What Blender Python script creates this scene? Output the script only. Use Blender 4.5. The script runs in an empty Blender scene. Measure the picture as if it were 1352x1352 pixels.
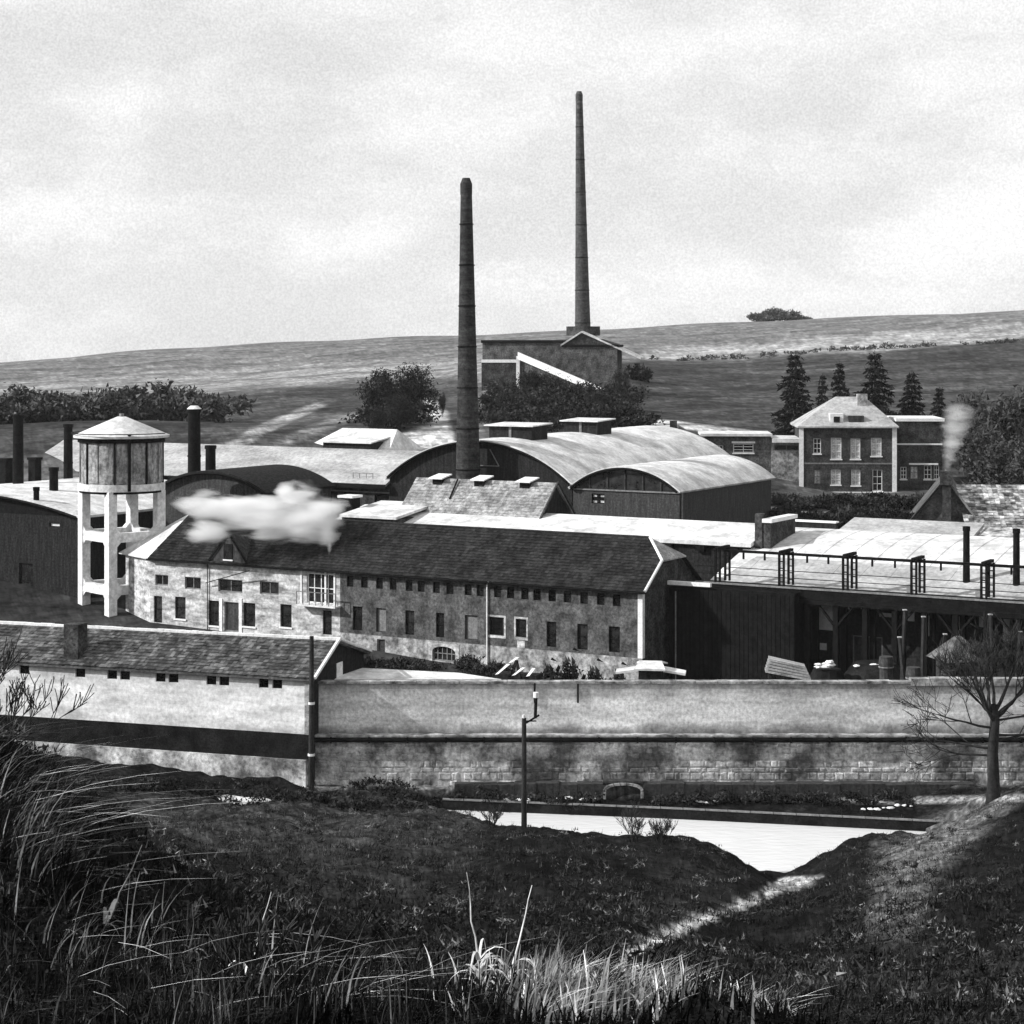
import bpy, math, random
import numpy as np
from mathutils import Vector, Matrix
random.seed(7); rng = np.random.default_rng(7)
sc = bpy.context.scene
COL = sc.collection
F, CX, HY, CZ = 2690.0, 676.0, 450.0, 30.0      # calibrated lens (photo pixels), horizon row, eye height
# ---------------------------------------------------------------- camera
cam = bpy.data.cameras.new('camera'); co = bpy.data.objects.new('camera', cam); COL.objects.link(co)
co.location = (0, 0, CZ); co.rotation_euler = (math.radians(90), 0, 0)
cam.sensor_width = 36; cam.lens = 36 * F / 1352; cam.shift_y = -(676 - HY) / 1352
cam.clip_start = .5; cam.clip_end = 6000
sc.camera = co
# ---------------------------------------------------------------- world, sun, exposure
SUN_EL, SUN_AZ = math.radians(30), math.radians(-99)     # azimuth measured from +Y towards +X
world = bpy.data.worlds.new('World'); sc.world = world; world.use_nodes = True
wn, wl = world.node_tree.nodes, world.node_tree.links
wn.clear()
wo = wn.new('ShaderNodeOutputWorld'); bg = wn.new('ShaderNodeBackground')
sky = wn.new('ShaderNodeTexSky'); sky.sky_type = 'NISHITA'; sky.sun_disc = False
sky.sun_elevation = SUN_EL; sky.sun_rotation = SUN_AZ; sky.dust_density = .8; sky.air_density = 1.0
bw = wn.new('ShaderNodeRGBToBW'); wl.new(sky.outputs[0], bw.inputs[0])
tc = wn.new('ShaderNodeTexCoord')
mp = wn.new('ShaderNodeMapping'); mp.inputs['Scale'].default_value = (1, 1, 2.4); wl.new(tc.outputs['Generated'], mp.inputs[0])
nz = wn.new('ShaderNodeTexNoise'); nz.inputs['Scale'].default_value = 9; nz.inputs['Detail'].default_value = 7; nz.inputs['Roughness'].default_value = .55
mp.inputs['Location'].default_value = (.31, .1, .47)
wl.new(mp.outputs[0], nz.inputs['Vector'])
cr = wn.new('ShaderNodeMapRange'); cr.inputs[1].default_value = .38; cr.inputs[2].default_value = .68; cr.inputs[3].default_value = .9; cr.inputs[4].default_value = 1.13
cr.interpolation_type = 'SMOOTHSTEP'
wl.new(nz.outputs['Fac'], cr.inputs[0])
gz = wn.new('ShaderNodeTexNoise'); gz.inputs['Scale'].default_value = 900; gz.inputs['Detail'].default_value = 2; wl.new(tc.outputs['Generated'], gz.inputs['Vector'])
gr = wn.new('ShaderNodeMapRange'); gr.inputs[1].default_value = .3; gr.inputs[2].default_value = .7; gr.inputs[3].default_value = .88; gr.inputs[4].default_value = 1.12
wl.new(gz.outputs['Fac'], gr.inputs[0])
mxs = wn.new('ShaderNodeMix'); mxs.data_type = 'FLOAT'; mxs.inputs[0].default_value = .8        # thin bright cloud veil over the whole sky
wl.new(bw.outputs[0], mxs.inputs[2]); mxs.inputs[3].default_value = 5.5
m1 = wn.new('ShaderNodeMath'); m1.operation = 'MULTIPLY'; wl.new(mxs.outputs[0], m1.inputs[0]); wl.new(cr.outputs[0], m1.inputs[1])
m2 = wn.new('ShaderNodeMath'); m2.operation = 'MULTIPLY'; wl.new(m1.outputs[0], m2.inputs[0]); wl.new(gr.outputs[0], m2.inputs[1])
wl.new(m2.outputs[0], bg.inputs[0]); bg.inputs[1].default_value = .15
wl.new(bg.outputs[0], wo.inputs[0])
sd = bpy.data.lights.new('sun', 'SUN'); sd.energy = 5.0; sd.angle = math.radians(.5); sd.color = (1, 1, 1)
so = bpy.data.objects.new('sun', sd); COL.objects.link(so)
sdir = Vector((math.sin(SUN_AZ) * math.cos(SUN_EL), math.cos(SUN_AZ) * math.cos(SUN_EL), math.sin(SUN_EL)))
so.rotation_euler = sdir.to_track_quat('Z', 'Y').to_euler(); so.location = (-60, 0, 80)
sc.view_settings.view_transform = 'Standard'; sc.view_settings.look = 'None'
sc.view_settings.exposure = 0.15; sc.view_settings.gamma = 1; sc.view_settings.use_curve_mapping = False
sc.cycles.max_bounces = 8; sc.cycles.diffuse_bounces = 3; sc.cycles.glossy_bounces = 2; sc.cycles.volume_bounces = 8

# ---------------------------------------------------------------- materials
def mat(name, lo, hi, scale=1.2, stretch=(1, 1, 1), grain=.35, gscale=9, gdet=2, bump=.3, rough=.9, island=0., zstain=None, attr=None, c0=.35, c1=.65, spec=.2, rnd=0.):
    m = bpy.data.materials.new(name); m.use_nodes = True
    n, l = m.node_tree.nodes, m.node_tree.links
    b = n['Principled BSDF']; b.inputs['Roughness'].default_value = rough; b.inputs['Specular IOR Level'].default_value = spec
    t = n.new('ShaderNodeTexCoord'); mpn = n.new('ShaderNodeMapping'); mpn.inputs['Scale'].default_value = stretch
    l.new(t.outputs['Object'], mpn.inputs[0])
    a = n.new('ShaderNodeTexNoise'); a.inputs['Scale'].default_value = scale; a.inputs['Detail'].default_value = 6; a.inputs['Roughness'].default_value = .62
    l.new(mpn.outputs[0], a.inputs['Vector'])
    r = n.new('ShaderNodeMapRange'); r.inputs[1].default_value = c0; r.inputs[2].default_value = c1; r.inputs[3].default_value = lo; r.inputs[4].default_value = hi
    l.new(a.outputs['Fac'], r.inputs[0]); cur = r.outputs[0]
    def mul(cur, out, lo2, hi2, f0=.3, f1=.7):
        q = n.new('ShaderNodeMapRange'); q.inputs[1].default_value = f0; q.inputs[2].default_value = f1; q.inputs[3].default_value = lo2; q.inputs[4].default_value = hi2
        l.new(out, q.inputs[0]); mm = n.new('ShaderNodeMath'); mm.operation = 'MULTIPLY'; l.new(cur, mm.inputs[0]); l.new(q.outputs[0], mm.inputs[1]); return mm.outputs[0]
    g = n.new('ShaderNodeTexNoise'); g.inputs['Scale'].default_value = gscale; g.inputs['Detail'].default_value = gdet; g.inputs['Roughness'].default_value = .7
    l.new(t.outputs['Object'], g.inputs['Vector'])
    cur = mul(cur, g.outputs['Fac'], 1 - grain, 1 + grain)
    if island:
        ge = n.new('ShaderNodeNewGeometry'); cur = mul(cur, ge.outputs['Random Per Island'], 1 - island, 1 + island, 0, 1)
    if rnd:
        oi = n.new('ShaderNodeObjectInfo'); cur = mul(cur, oi.outputs['Random'], 1 - rnd, 1 + rnd, 0, 1)
    if zstain:      # weather stains along the height: list of (z, factor)
        sx = n.new('ShaderNodeSeparateXYZ'); l.new(t.outputs['Object'], sx.inputs[0])
        z0, z1 = zstain[0][0], zstain[-1][0]
        w_ = n.new('ShaderNodeTexNoise'); w_.inputs['Scale'].default_value = .8; w_.inputs['Detail'].default_value = 5; l.new(t.outputs['Object'], w_.inputs['Vector'])
        wa = n.new('ShaderNodeMath'); wa.operation = 'MULTIPLY_ADD'; wa.inputs[1].default_value = (z1 - z0) * .45; wa.inputs[2].default_value = -(z1 - z0) * .225; l.new(w_.outputs['Fac'], wa.inputs[0])
        ad = n.new('ShaderNodeMath'); ad.operation = 'ADD'; l.new(sx.outputs[2], ad.inputs[0]); l.new(wa.outputs[0], ad.inputs[1])
        q = n.new('ShaderNodeMapRange'); q.inputs[1].default_value = z0; q.inputs[2].default_value = z1; l.new(ad.outputs[0], q.inputs[0])
        cr = n.new('ShaderNodeValToRGB'); e = cr.color_ramp.elements
        while len(e) > 1: e.remove(e[0])
        for i, (z, f) in enumerate(zstain):
            el = e[0] if i == 0 else e.new((z - z0) / (z1 - z0))
            el.position = (z - z0) / (z1 - z0); el.color = (f, f, f, 1)
        l.new(q.outputs[0], cr.inputs[0])
        mm = n.new('ShaderNodeMath'); mm.operation = 'MULTIPLY'; l.new(cur, mm.inputs[0]); l.new(cr.outputs[0], mm.inputs[1]); cur = mm.outputs[0]
    if attr:
        at = n.new('ShaderNodeAttribute'); at.attribute_name = attr
        mm = n.new('ShaderNodeMath'); mm.operation = 'MULTIPLY'; l.new(cur, mm.inputs[0]); l.new(at.outputs['Fac'], mm.inputs[1]); cur = mm.outputs[0]
    l.new(cur, b.inputs['Base Color'])
    if bump:
        bp = n.new('ShaderNodeBump'); bp.inputs['Strength'].default_value = bump; bp.inputs['Distance'].default_value = .06
        l.new(g.outputs['Fac'], bp.inputs['Height']); l.new(bp.outputs[0], b.inputs['Normal'])
    return m
M = {}
M['terrain'] = mat('terrain_soil', .6, 1.4, scale=.06, grain=.8, gscale=.55, gdet=8, bump=.6, attr='tone', spec=.02)
M['bank'] = mat('bank_soil', .35, 1.6, scale=.45, grain=.85, gscale=3, gdet=8, bump=1, attr='tone', spec=.02)
M['plaster'] = mat('pale_plaster', .16, .66, scale=1.3, stretch=(.5, 1, 1.6), grain=.5, gscale=4, gdet=6)
M['white'] = mat('whitewash', .62, .85, scale=1, stretch=(.5, 1, 1), grain=.14, gscale=8)
M['concrete'] = mat('pale_concrete', .5, .85, scale=2, grain=.16, gscale=5, gdet=4, bump=.2)
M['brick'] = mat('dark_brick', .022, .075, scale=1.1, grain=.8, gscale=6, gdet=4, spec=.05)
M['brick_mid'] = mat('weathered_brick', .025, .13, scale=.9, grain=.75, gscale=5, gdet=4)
M['stone'] = mat('plinth_stone', .08, .45, scale=1.3, grain=.6, gscale=4, gdet=4)
M['tar'] = mat('tarred_base', .006, .02, scale=1, grain=.5, spec=.03)  # near-black, also on quay and heaps; on the store base it paints shade
M['board'] = mat('dark_boarding', .012, .03, scale=1.5, stretch=(3, 3, .4), grain=.5, gscale=6, spec=.03)
M['board2'] = mat('grey_boarding', .025, .06, scale=1.5, stretch=(3, 3, .4), grain=.5, gscale=6)
M['black'] = mat('black_iron', .004, .012, scale=2, grain=.3, gscale=8, rough=.7, spec=.03)
M['glass'] = mat('dark_glass', .006, .03, scale=2, grain=.2, bump=0, rough=.12, spec=.5, rnd=.8)
M['paleglass'] = mat('curtained_glass', .25, .65, scale=3, grain=.4, bump=0, rough=.4)
M['wpaint'] = mat('white_paint', .65, .8, scale=3, grain=.12, bump=.05)
M['greypaint'] = mat('grey_paint', .13, .22, scale=3, grain=.25)
M['tile_dark'] = mat('dark_roof_tile', .014, .034, scale=.6, grain=.45, gscale=6, island=.4, spec=.03)
M['tile_mid'] = mat('weathered_roof_tile', .03, .12, scale=.9, grain=.65, gscale=4, gdet=4, island=.6)
M['tile_pale'] = mat('pale_roof_tile', .16, .36, scale=.8, grain=.4, gscale=5, island=.3)
M['tile_mottled'] = mat('mottled_roof_tile', .05, .5, scale=.9, grain=.5, gscale=3, island=.7)
M['roof_white'] = mat('white_roof_felt', .42, .76, scale=.6, grain=.25, gscale=3, gdet=6, bump=.3)
M['roof_grey'] = mat('grey_roof_felt', .24, .44, scale=.5, stretch=(.4, 1, 1), grain=.35, gscale=3, gdet=5, bump=.25)
M['chimney'] = mat('chimney_brick', .022, .055, scale=1.5, stretch=(.5, .5, 2.5), grain=.45, gscale=4, rough=.85, spec=.03)
M['chimney2'] = mat('far_chimney_brick', .04, .09, scale=1.5, stretch=(.5, .5, 2.5), grain=.45, gscale=3)
M['tank'] = mat('tank_shell', .12, .4, scale=1.6, stretch=(1.5, 1.5, .6), grain=.6, gscale=4, gdet=5)
M['rubble'] = mat('rubble_stone', .1, .62, scale=.42, grain=.7, gscale=4, gdet=5, rnd=.2, island=.2, c0=.4, c1=.6)
M['mortar'] = mat('old_mortar', .1, .6, scale=.42, grain=.7, gscale=4, gdet=5, c0=.4, c1=.6)
M['bark'] = mat('dark_bark', .012, .035, scale=3, stretch=(1, 1, .3), grain=.4)
M['twig'] = mat('winter_twigs', .014, .045, scale=2, grain=.3, island=.5, bump=0, spec=.03)
M['wood_far'] = mat('far_wood', .035, .1, scale=.3, grain=.3, island=.6, bump=0)
M['greytwig'] = mat('grey_winter_twigs', .03, .08, scale=2, grain=.3, island=.5, bump=0)
M['conifer'] = mat('conifer_needles', .008, .03, scale=1, grain=.3, island=.5, bump=0, spec=.03)
M['shrub'] = mat('dark_shrub', .012, .05, scale=.6, grain=.3, island=.6, bump=0, spec=.03)
M['grass'] = mat('dark_grass', .004, .032, scale=.35, grain=.6, gscale=2, island=.8, bump=0, spec=.02)
M['dry'] = mat('dry_grass', .3, .95, scale=1.5, grain=.4, gscale=5, island=.6, bump=0, spec=.05)
M['dull'] = mat('dull_dry_grass', .03, .24, scale=1.2, grain=.4, gscale=3, island=.7, bump=0, spec=.02)
M['wood'] = mat('weathered_wood', .2, .5, scale=2, stretch=(.3, 1, 1), grain=.3)
wm = bpy.data.materials.new('river_water'); wm.use_nodes = True
_n, _l = wm.node_tree.nodes, wm.node_tree.links
_b = _n['Principled BSDF']; _b.inputs['Base Color'].default_value = (.82, .82, .82, 1); _b.inputs['Roughness'].default_value = .14; _b.inputs['Specular IOR Level'].default_value = 1.0  # white base adds the sky's glare as colour besides the real reflection
_t = _n.new('ShaderNodeTexCoord'); _m = _n.new('ShaderNodeMapping'); _m.inputs['Scale'].default_value = (.9, 1.8, 1); _x = _n.new('ShaderNodeTexNoise'); _x.inputs['Scale'].default_value = 1.5; _x.inputs['Detail'].default_value = 5
_l.new(_t.outputs['Object'], _m.inputs[0]); _l.new(_m.outputs[0], _x.inputs['Vector']); _p = _n.new('ShaderNodeBump'); _p.inputs['Strength'].default_value = .6; _p.inputs['Distance'].default_value = .05
_l.new(_x.outputs['Fac'], _p.inputs['Height']); _l.new(_p.outputs[0], _b.inputs['Normal'])
M['water'] = wm

# ---------------------------------------------------------------- mesh helpers
class MB:
    def __init__(s): s.v = []; s.f = []
    def add(s, vs, fs):
        o = len(s.v); s.v += [tuple(p) for p in vs]; s.f += [tuple(i + o for i in f) for f in fs]; return s
    def box(s, x0, x1, y0, y1, z0, z1):
        return s.add([(x0, y0, z0), (x1, y0, z0), (x1, y1, z0), (x0, y1, z0), (x0, y0, z1), (x1, y0, z1), (x1, y1, z1), (x0, y1, z1)],
                     [(0, 3, 2, 1), (4, 5, 6, 7), (0, 1, 5, 4), (1, 2, 6, 5), (2, 3, 7, 6), (3, 0, 4, 7)])
    def slab(s, top, t, n=None):
        """polygon (list of points) thickened downwards by t"""
        k = len(top); d = Vector((0, 0, -t)) if n is None else Vector(n) * -t
        vs = [Vector(p) for p in top] + [Vector(p) + d for p in top]
        return s.add(vs, [tuple(range(k)), tuple(range(2 * k - 1, k - 1, -1))] + [(i, i + k, (i + 1) % k + k, (i + 1) % k) for i in range(k)])
    def tube(s, pts, rad, n=8, cap=True):
        pts = [Vector(p) for p in pts]; o = len(s.v)
        if not hasattr(rad, '__len__'): rad = [rad] * len(pts)
        for i, p in enumerate(pts):
            t = (pts[min(i + 1, len(pts) - 1)] - pts[max(i - 1, 0)]).normalized()
            a = t.orthogonal().normalized() if abs(t.z) < .99 else Vector((1, 0, 0)); b = t.cross(a)
            for k in range(n):
                q = 2 * math.pi * k / n; s.v.append(tuple(p + (a * math.cos(q) + b * math.sin(q)) * rad[i]))
        for i in range(len(pts) - 1):
            for k in range(n):
                s.f.append((o + i * n + k, o + i * n + (k + 1) % n, o + (i + 1) * n + (k + 1) % n, o + (i + 1) * n + k))
        if cap:
            s.f.append(tuple(o + k for k in range(n))[::-1]); s.f.append(tuple(o + (len(pts) - 1) * n + k for k in range(n)))
        return s
    def beam(s, a, b, w):
        return s.tube([a, b], w * .7071, 4)
    def ring(s, c, r, z0, z1, n=24, r1=None, th=None):
        """solid disc / tapered drum about c=(x,y), or a hollow ring of wall th"""
        r1 = r if r1 is None else r1
        if th is None:
            vs = [(c[0] + r * math.cos(2 * math.pi * k / n), c[1] + r * math.sin(2 * math.pi * k / n), z0) for k in range(n)]
            vs += [(c[0] + r1 * math.cos(2 * math.pi * k / n), c[1] + r1 * math.sin(2 * math.pi * k / n), z1) for k in range(n)]
            return s.add(vs, [tuple(range(n))[::-1], tuple(range(n, 2 * n))] + [(k, (k + 1) % n, (k + 1) % n + n, k + n) for k in range(n)])
        vs = []
        for (rr, z) in ((r, z0), (r1, z1), (r1 - th, z1), (r - th, z0)):
            vs += [(c[0] + rr * math.cos(2 * math.pi * k / n), c[1] + rr * math.sin(2 * math.pi * k / n), z) for k in range(n)]
        return s.add(vs, [(j * n + k, j * n + (k + 1) % n, ((j + 1) % 4) * n + (k + 1) % n, ((j + 1) % 4) * n + k) for j in range(4) for k in range(n)])
    def mesh(s, name, m, off=(0, 0, 0), smooth=False):
        me = bpy.data.meshes.new(name)
        me.from_pydata([(x - off[0], y - off[1], z - off[2]) for x, y, z in s.v], [], s.f)
        me.materials.append(M[m] if isinstance(m, str) else m)
        if smooth: me.polygons.foreach_set('use_smooth', [True] * len(me.polygons))
        me.update(); return me

def tag(o, label=None, cat=None, group=None, kind=None):
    if label: o['label'] = label
    if cat: o['category'] = cat
    if group: o['group'] = group
    if kind: o['kind'] = kind
    return o
def link(name, me, parent=None, loc=None, rz=None):
    o = bpy.data.objects.new(name, me); COL.objects.link(o)
    if parent is not None: o.parent = parent
    if loc is not None: o.location = loc
    if rz is not None: o.rotation_euler = (0, 0, rz)
    return o
def copy_tree(o, parent=None):
    c = o.copy(); COL.objects.link(c)
    if parent is not None: c.parent = parent
    for ch in list(o.children): copy_tree(ch, c)
    return c

class Frame:
    """plan frame: u runs along a facade to the right, v runs back from it"""
    def __init__(s, x, y, deg): s.x, s.y, s.th = x, y, math.radians(deg); s.c, s.s = math.cos(s.th), math.sin(s.th)
    def xy(s, u, v): return (s.x + u * s.c + v * s.s, s.y - u * s.s + v * s.c)
    def u_at(s, px, v):
        r = (px - CX) / F; x0 = s.x + v * s.s; y0 = s.y + v * s.c; return (r * y0 - x0) / (s.c + r * s.s)
    def v_at(s, px, u):
        r = (px - CX) / F; x0 = s.x + u * s.c; y0 = s.y - u * s.s; return (r * y0 - x0) / (s.s - r * s.c)
    def z_at(s, py, u, v): return CZ - (py - HY) * s.xy(u, v)[1] / F
    def uv(s, x, y): dx, dy = x - s.x, y - s.y; return (dx * s.c - dy * s.s, dx * s.s + dy * s.c)

class Thing:
    def __init__(s, fr, name, u, v, z, label, cat, group=None):
        s.fr, s.o = fr, (u, v, z)
        s.root = bpy.data.objects.new(name, None); COL.objects.link(s.root); s.root.empty_display_size = .5
        x, y = fr.xy(u, v); s.root.location = (x, y, z); s.root.rotation_euler = (0, 0, -fr.th)
        tag(s.root, label, cat, group)
    def part(s, name, mb, m, parent=None, label=None, kind=None, smooth=False):
        o = link(name, mb.mesh(name, m, s.o, smooth), parent or s.root)
        return tag(o, label, kind=kind)
    def put(s, name, me, loc, rz=0, parent=None, label=None):
        o = link(name, me, parent or s.root, (loc[0] - s.o[0], loc[1] - s.o[1], loc[2] - s.o[2]), rz)
        return tag(o, label)

WC = {}
def window_meshes(w, h, kind):
    key = (round(w, 2), round(h, 2), kind)
    if key in WC: return WC[key]
    t = .07 if w < 1.2 else .09; d = .16
    fr = MB(); pn = MB(); si = None
    fr.box(0, t, d - .05, d + .05, 0, h).box(w - t, w, d - .05, d + .05, 0, h).box(t, w - t, d - .05, d + .05, 0, t).box(t, w - t, d - .05, d + .05, h - t, h)
    pn.box(t, w - t, d, d + .02, t, h - t)
    fm, pm = 'greypaint', 'glass'
    nx, nz = 1, 1
    if kind == 'dark': nx, nz = 1, 2; fm = 'black'
    if kind == 'two': nx, nz = 2, 1; fm = 'greypaint'
    if kind == 'bars': nx, nz = 3, 3; fm = 'black'
    if kind == 'grid': nx, nz = 4, 2; fm = 'wpaint'
    if kind == 'white': nx, nz = 2, 3; fm = 'wpaint'; pm = 'glass'
    if kind == 'curtain': nx, nz = 2, 3; fm = 'wpaint'; pm = 'paleglass'
    if kind == 'sill': nx, nz = 1, 2; fm = 'black'
    if kind == 'flag': nx, nz = 2, 2; fm = 'black'; pm = 'paleglass'
    if kind == 'arch': nx, nz = 5, 2; fm = 'greypaint'
    if kind == 'pale': nx, nz = 2, 2; fm = 'greypaint'; pm = 'paleglass'
    bt = .03 if kind != 'flag' else .14
    for i in range(1, nx): fr.box(w * i / nx - bt, w * i / nx + bt, d - .04, d + .045, t, h - t)
    for i in range(1, nz): fr.box(t, w - t, d - .035, d + .04, h * i / nz - bt, h * i / nz + bt)
    if kind == 'dim': nx, nz = 2, 2; fm = 'board2'; pm = 'greypaint'
    if kind == 'door': pn = MB(); pn.box(t, w - t, d, d + .03, t, h - t); fm = 'greypaint'; pm = 'board2'
    if kind == 'limed': pm = 'white'; fm = 'board'
    if kind in ('sill', 'white', 'curtain', 'door2'):
        si = MB().box(-.08, w + .08, -.08, .1, -.12, -.005)
    WC[key] = (fr.mesh('window_frame', fm), pn.mesh('window_pane', pm), si.mesh('window_sill', 'wpaint') if si else None)
    return WC[key]

def facade(T, a0, a1, b, z0, z1, ops, m, side='front', name='wall', depth=.3):
    """wall sheet with real openings; ops = (a0,a1,z0,z1,kind). side front: plane v=b; right: plane u=b"""
    P = (lambda a, d, z: (a, b + d, z)) if side == 'front' else (lambda a, d, z: (b - d, a, z))
    xs = sorted({a0, a1, *[q for o in ops for q in o[:2]]}); zs = sorted({z0, z1, *[q for o in ops for q in o[2:4]]})
    mb = MB()
    for i in range(len(xs) - 1):
        for j in range(len(zs) - 1):
            cx, cz = (xs[i] + xs[i + 1]) / 2, (zs[j] + zs[j + 1]) / 2
            if any(o[0] < cx < o[1] and o[2] < cz < o[3] for o in ops): continue
            mb.add([P(xs[i], 0, zs[j]), P(xs[i + 1], 0, zs[j]), P(xs[i + 1], 0, zs[j + 1]), P(xs[i], 0, zs[j + 1])], [(0, 1, 2, 3)])
    for o in ops:
        c = [(o[0], o[2]), (o[1], o[2]), (o[1], o[3]), (o[0], o[3])]
        for k in range(4):
            p, q = c[k], c[(k + 1) % 4]
            mb.add([P(p[0], 0, p[1]), P(q[0], 0, q[1]), P(q[0], depth, q[1]), P(p[0], depth, p[1])], [(0, 3, 2, 1)])
    w = T.part(name, mb, m)
    for o in ops:
        fm, pm, sm = window_meshes(o[1] - o[0], o[3] - o[2], o[4])
        rz = 0 if side == 'front' else math.radians(90)
        nm = 'door' if o[4] in ('door', 'limed') else 'window'  # white panels also take the door name; some stand for daylight
        f = T.put(nm, fm, P(o[0], 0, o[2]), rz, parent=w)
        # keep depth at three levels: panes and sills are sub-parts of the building next to the window
        f.parent = T.root
        p = link('pane' if nm == 'window' else 'door_leaf', pm, f, (0, 0, 0))
        if sm: link('sill', sm, f, (0, 0, 0))
    return w

def tiles(P0, ua, ub, L, S, tw, tl, lo=None, hi=None, jit=.012):
    """real overlapping tiles over a slope: P0 eave corner, ua unit vector along the eave, ub unit vector up the slope"""
    P0, ua, ub = Vector(P0), Vector(ua).normalized(), Vector(ub).normalized(); n = ua.cross(ub)
    if n.z < 0: n = -n
    mb = MB(); nr = max(1, int(S / tl)); tl = S / nr
    for j in range(nr):
        t = j / nr; a = lo(t) if lo else 0; b = hi(t) if hi else L
        k = max(1, int((b - a) / tw)); w = (b - a) / k
        for i in range(k):
            x0 = a + i * w + .006; x1 = a + (i + 1) * w - .006; h = .05 + random.uniform(-jit, jit); g = random.uniform(-.02, .02)
            q = [P0 + ua * x0 + ub * (j * tl + g) + n * h, P0 + ua * x1 + ub * (j * tl + g) + n * (h + random.uniform(-jit, jit) * .5), P0 + ua * x1 + ub * ((j + 1) * tl + .02) + n * .012, P0 + ua * x0 + ub * ((j + 1) * tl + .02) + n * .012,
                 P0 + ua * x0 + ub * (j * tl + g), P0 + ua * x1 + ub * (j * tl + g)]
            mb.add(q, [(0, 1, 2, 3), (4, 5, 1, 0)])
    return mb

# ---------------------------------------------------------------- terrain
def rbf(pts):
    """thin plate surface through (px, depth, z) control points"""
    X = np.array([[p[0] / 260., math.log(p[1]) * 3.2] for p in pts]); z = np.array([p[2] for p in pts], float)
    n = len(X); d = np.linalg.norm(X[:, None] - X[None], axis=2); K = np.where(d > 0, d * d * np.log(d + 1e-12), 0) + np.eye(n) * .002
    A = np.zeros((n + 3, n + 3)); A[:n, :n] = K; A[:n, n] = 1; A[:n, n + 1:] = X; A[n, :n] = 1; A[n + 1:, :n] = X.T
    w = np.linalg.solve(A, np.concatenate([z, [0, 0, 0]]))
    def ev(px, dd):
        q = np.stack([np.asarray(px) / 260., np.log(np.asarray(dd)) * 3.2], 1); out = np.empty(len(q))
        for i in range(0, len(q), 20000):
            s_ = q[i:i + 20000]; r = np.linalg.norm(s_[:, None] - X[None], axis=2)
            out[i:i + 20000] = np.where(r > 0, r * r * np.log(r + 1e-12), 0) @ w[:n] + w[n] + s_ @ w[n + 1:]
        return out
    return ev
def zy(py, d): return CZ - (py - HY) * d / F
near = []
for px, rows in {
    0: [(20, 1150), (28, 990), (45, 1060), (70, 1058), (90, 1046), (106, 1006), (111, 992)],
    150: [(14, 1352), (22, 1200), (28, 1110), (45, 1120), (70, 1085), (90, 1070), (103, 1030), (109, 1006)],
    350: [(14, 1352), (25, 1220), (35, 1195), (60, 1140), (75, 1108), (88, 1084), (98, 1064), (102.5, 1045), (106.5, 1029)],
    550: [(14, 1352), (25, 1270), (45, 1200), (65, 1137), (85, 1096), (96, 1078), (103, 1066), (107, 1036)],
    700: [(14, 1352), (25, 1280), (45, 1205), (65, 1142), (80, 1112), (89, 1100), (96, 1092), (107, 1036)],
    850: [(14, 1352), (25, 1288), (45, 1218), (65, 1155), (80, 1124), (88, 1112), (107, 1036)],
    950: [(14, 1352), (25, 1298), (45, 1240), (70, 1172), (86, 1128), (107, 1036)],
    1030: [(20, 1350), (45, 1262), (70, 1200), (90, 1162), (107, 1036)],
    1120: [(20, 1350), (45, 1240), (70, 1165), (90, 1130), (107, 1034)],
    1215: [(20, 1352), (45, 1212), (70, 1140), (90, 1110), (99, 1096), (107, 1032)],
    1352: [(20, 1345), (40, 1232), (70, 1125), (90, 1064), (100, 1036), (107, 1028)]}.items():
    for d, py in rows: near.append((px, d, zy(py, d)))
    if px > 10: near.append((px, 4, 26.5 + (1.2 if px < 400 else 0)))
near += [(0, 4, 26.8), (0, 10, 25.6)]
for d, z in ((4, 28), (20, 26), (50, 20), (80, 14), (110, 9)): near.append((-500, d, z + .5)); near.append((1900, d, z - 1))
far = []
for px, rows in {
    -400: [(112, 8.6), (140, 8.5), (170, 12), (200, 18), (260, 18.6), (400, 17), (900, 17)],
    0: [(112, 7.6), (140, 7.3), (170, 11), (200, zy(596, 200)), (260, zy(562, 260)), (400, zy(532, 400)), (900, zy(480, 900))],
    150: [(110, 7.4), (140, 7.2), (175, 12), (200, zy(592, 200)), (260, zy(556, 260)), (400, zy(520, 400)), (900, zy(466, 900))],
    330: [(110, 7.4), (140, 7.2), (175, 13), (195, zy(597, 195)), (250, zy(560, 250)), (330, zy(520, 330)), (520, zy(490, 520)), (900, zy(455, 900))],
    560: [(110, 7.4), (140, 7.2), (175, 13.5), (205, zy(586, 205)), (270, zy(540, 270)), (340, zy(506, 340)), (900, zy(445, 900))],
    720: [(110, 7.4), (140, 7.2), (175, 13.5), (205, zy(586, 205)), (270, zy(535, 270)), (300, zy(512, 300)), (330, zy(480, 330)), (900, zy(441, 900))],
    850: [(110, 7.4), (140, 7.2), (175, 13.5), (205, zy(590, 205)), (260, zy(545, 260)), (330, zy(505, 330)), (430, zy(474, 430)), (900, zy(434, 900))],
    1100: [(110, 8.3), (145, 8.5), (175, zy(700, 175)), (198, zy(653, 198)), (250, zy(560, 250)), (330, zy(510, 330)), (430, zy(463, 430)), (900, zy(424, 900))],
    1352: [(110, 8.3), (145, 8.8), (165, 12), (198, zy(650, 198)), (250, zy(580, 250)), (330, zy(505, 330)), (430, zy(448, 430)), (900, zy(418, 900))],
    1800: [(110, 8.3), (150, 9), (200, 15), (300, 22), (430, 34), (900, 44)]}.items():
    for d, z in rows: far.append((px, d, z))
    far.append((px, 1500, rows[-1][1] - 14 + 4 * math.sin(px)))
ev_near, ev_far = rbf(near), rbf(far)
LT = Frame(-10.48, 106, 18)                                # lean-to (store building) front line
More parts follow.
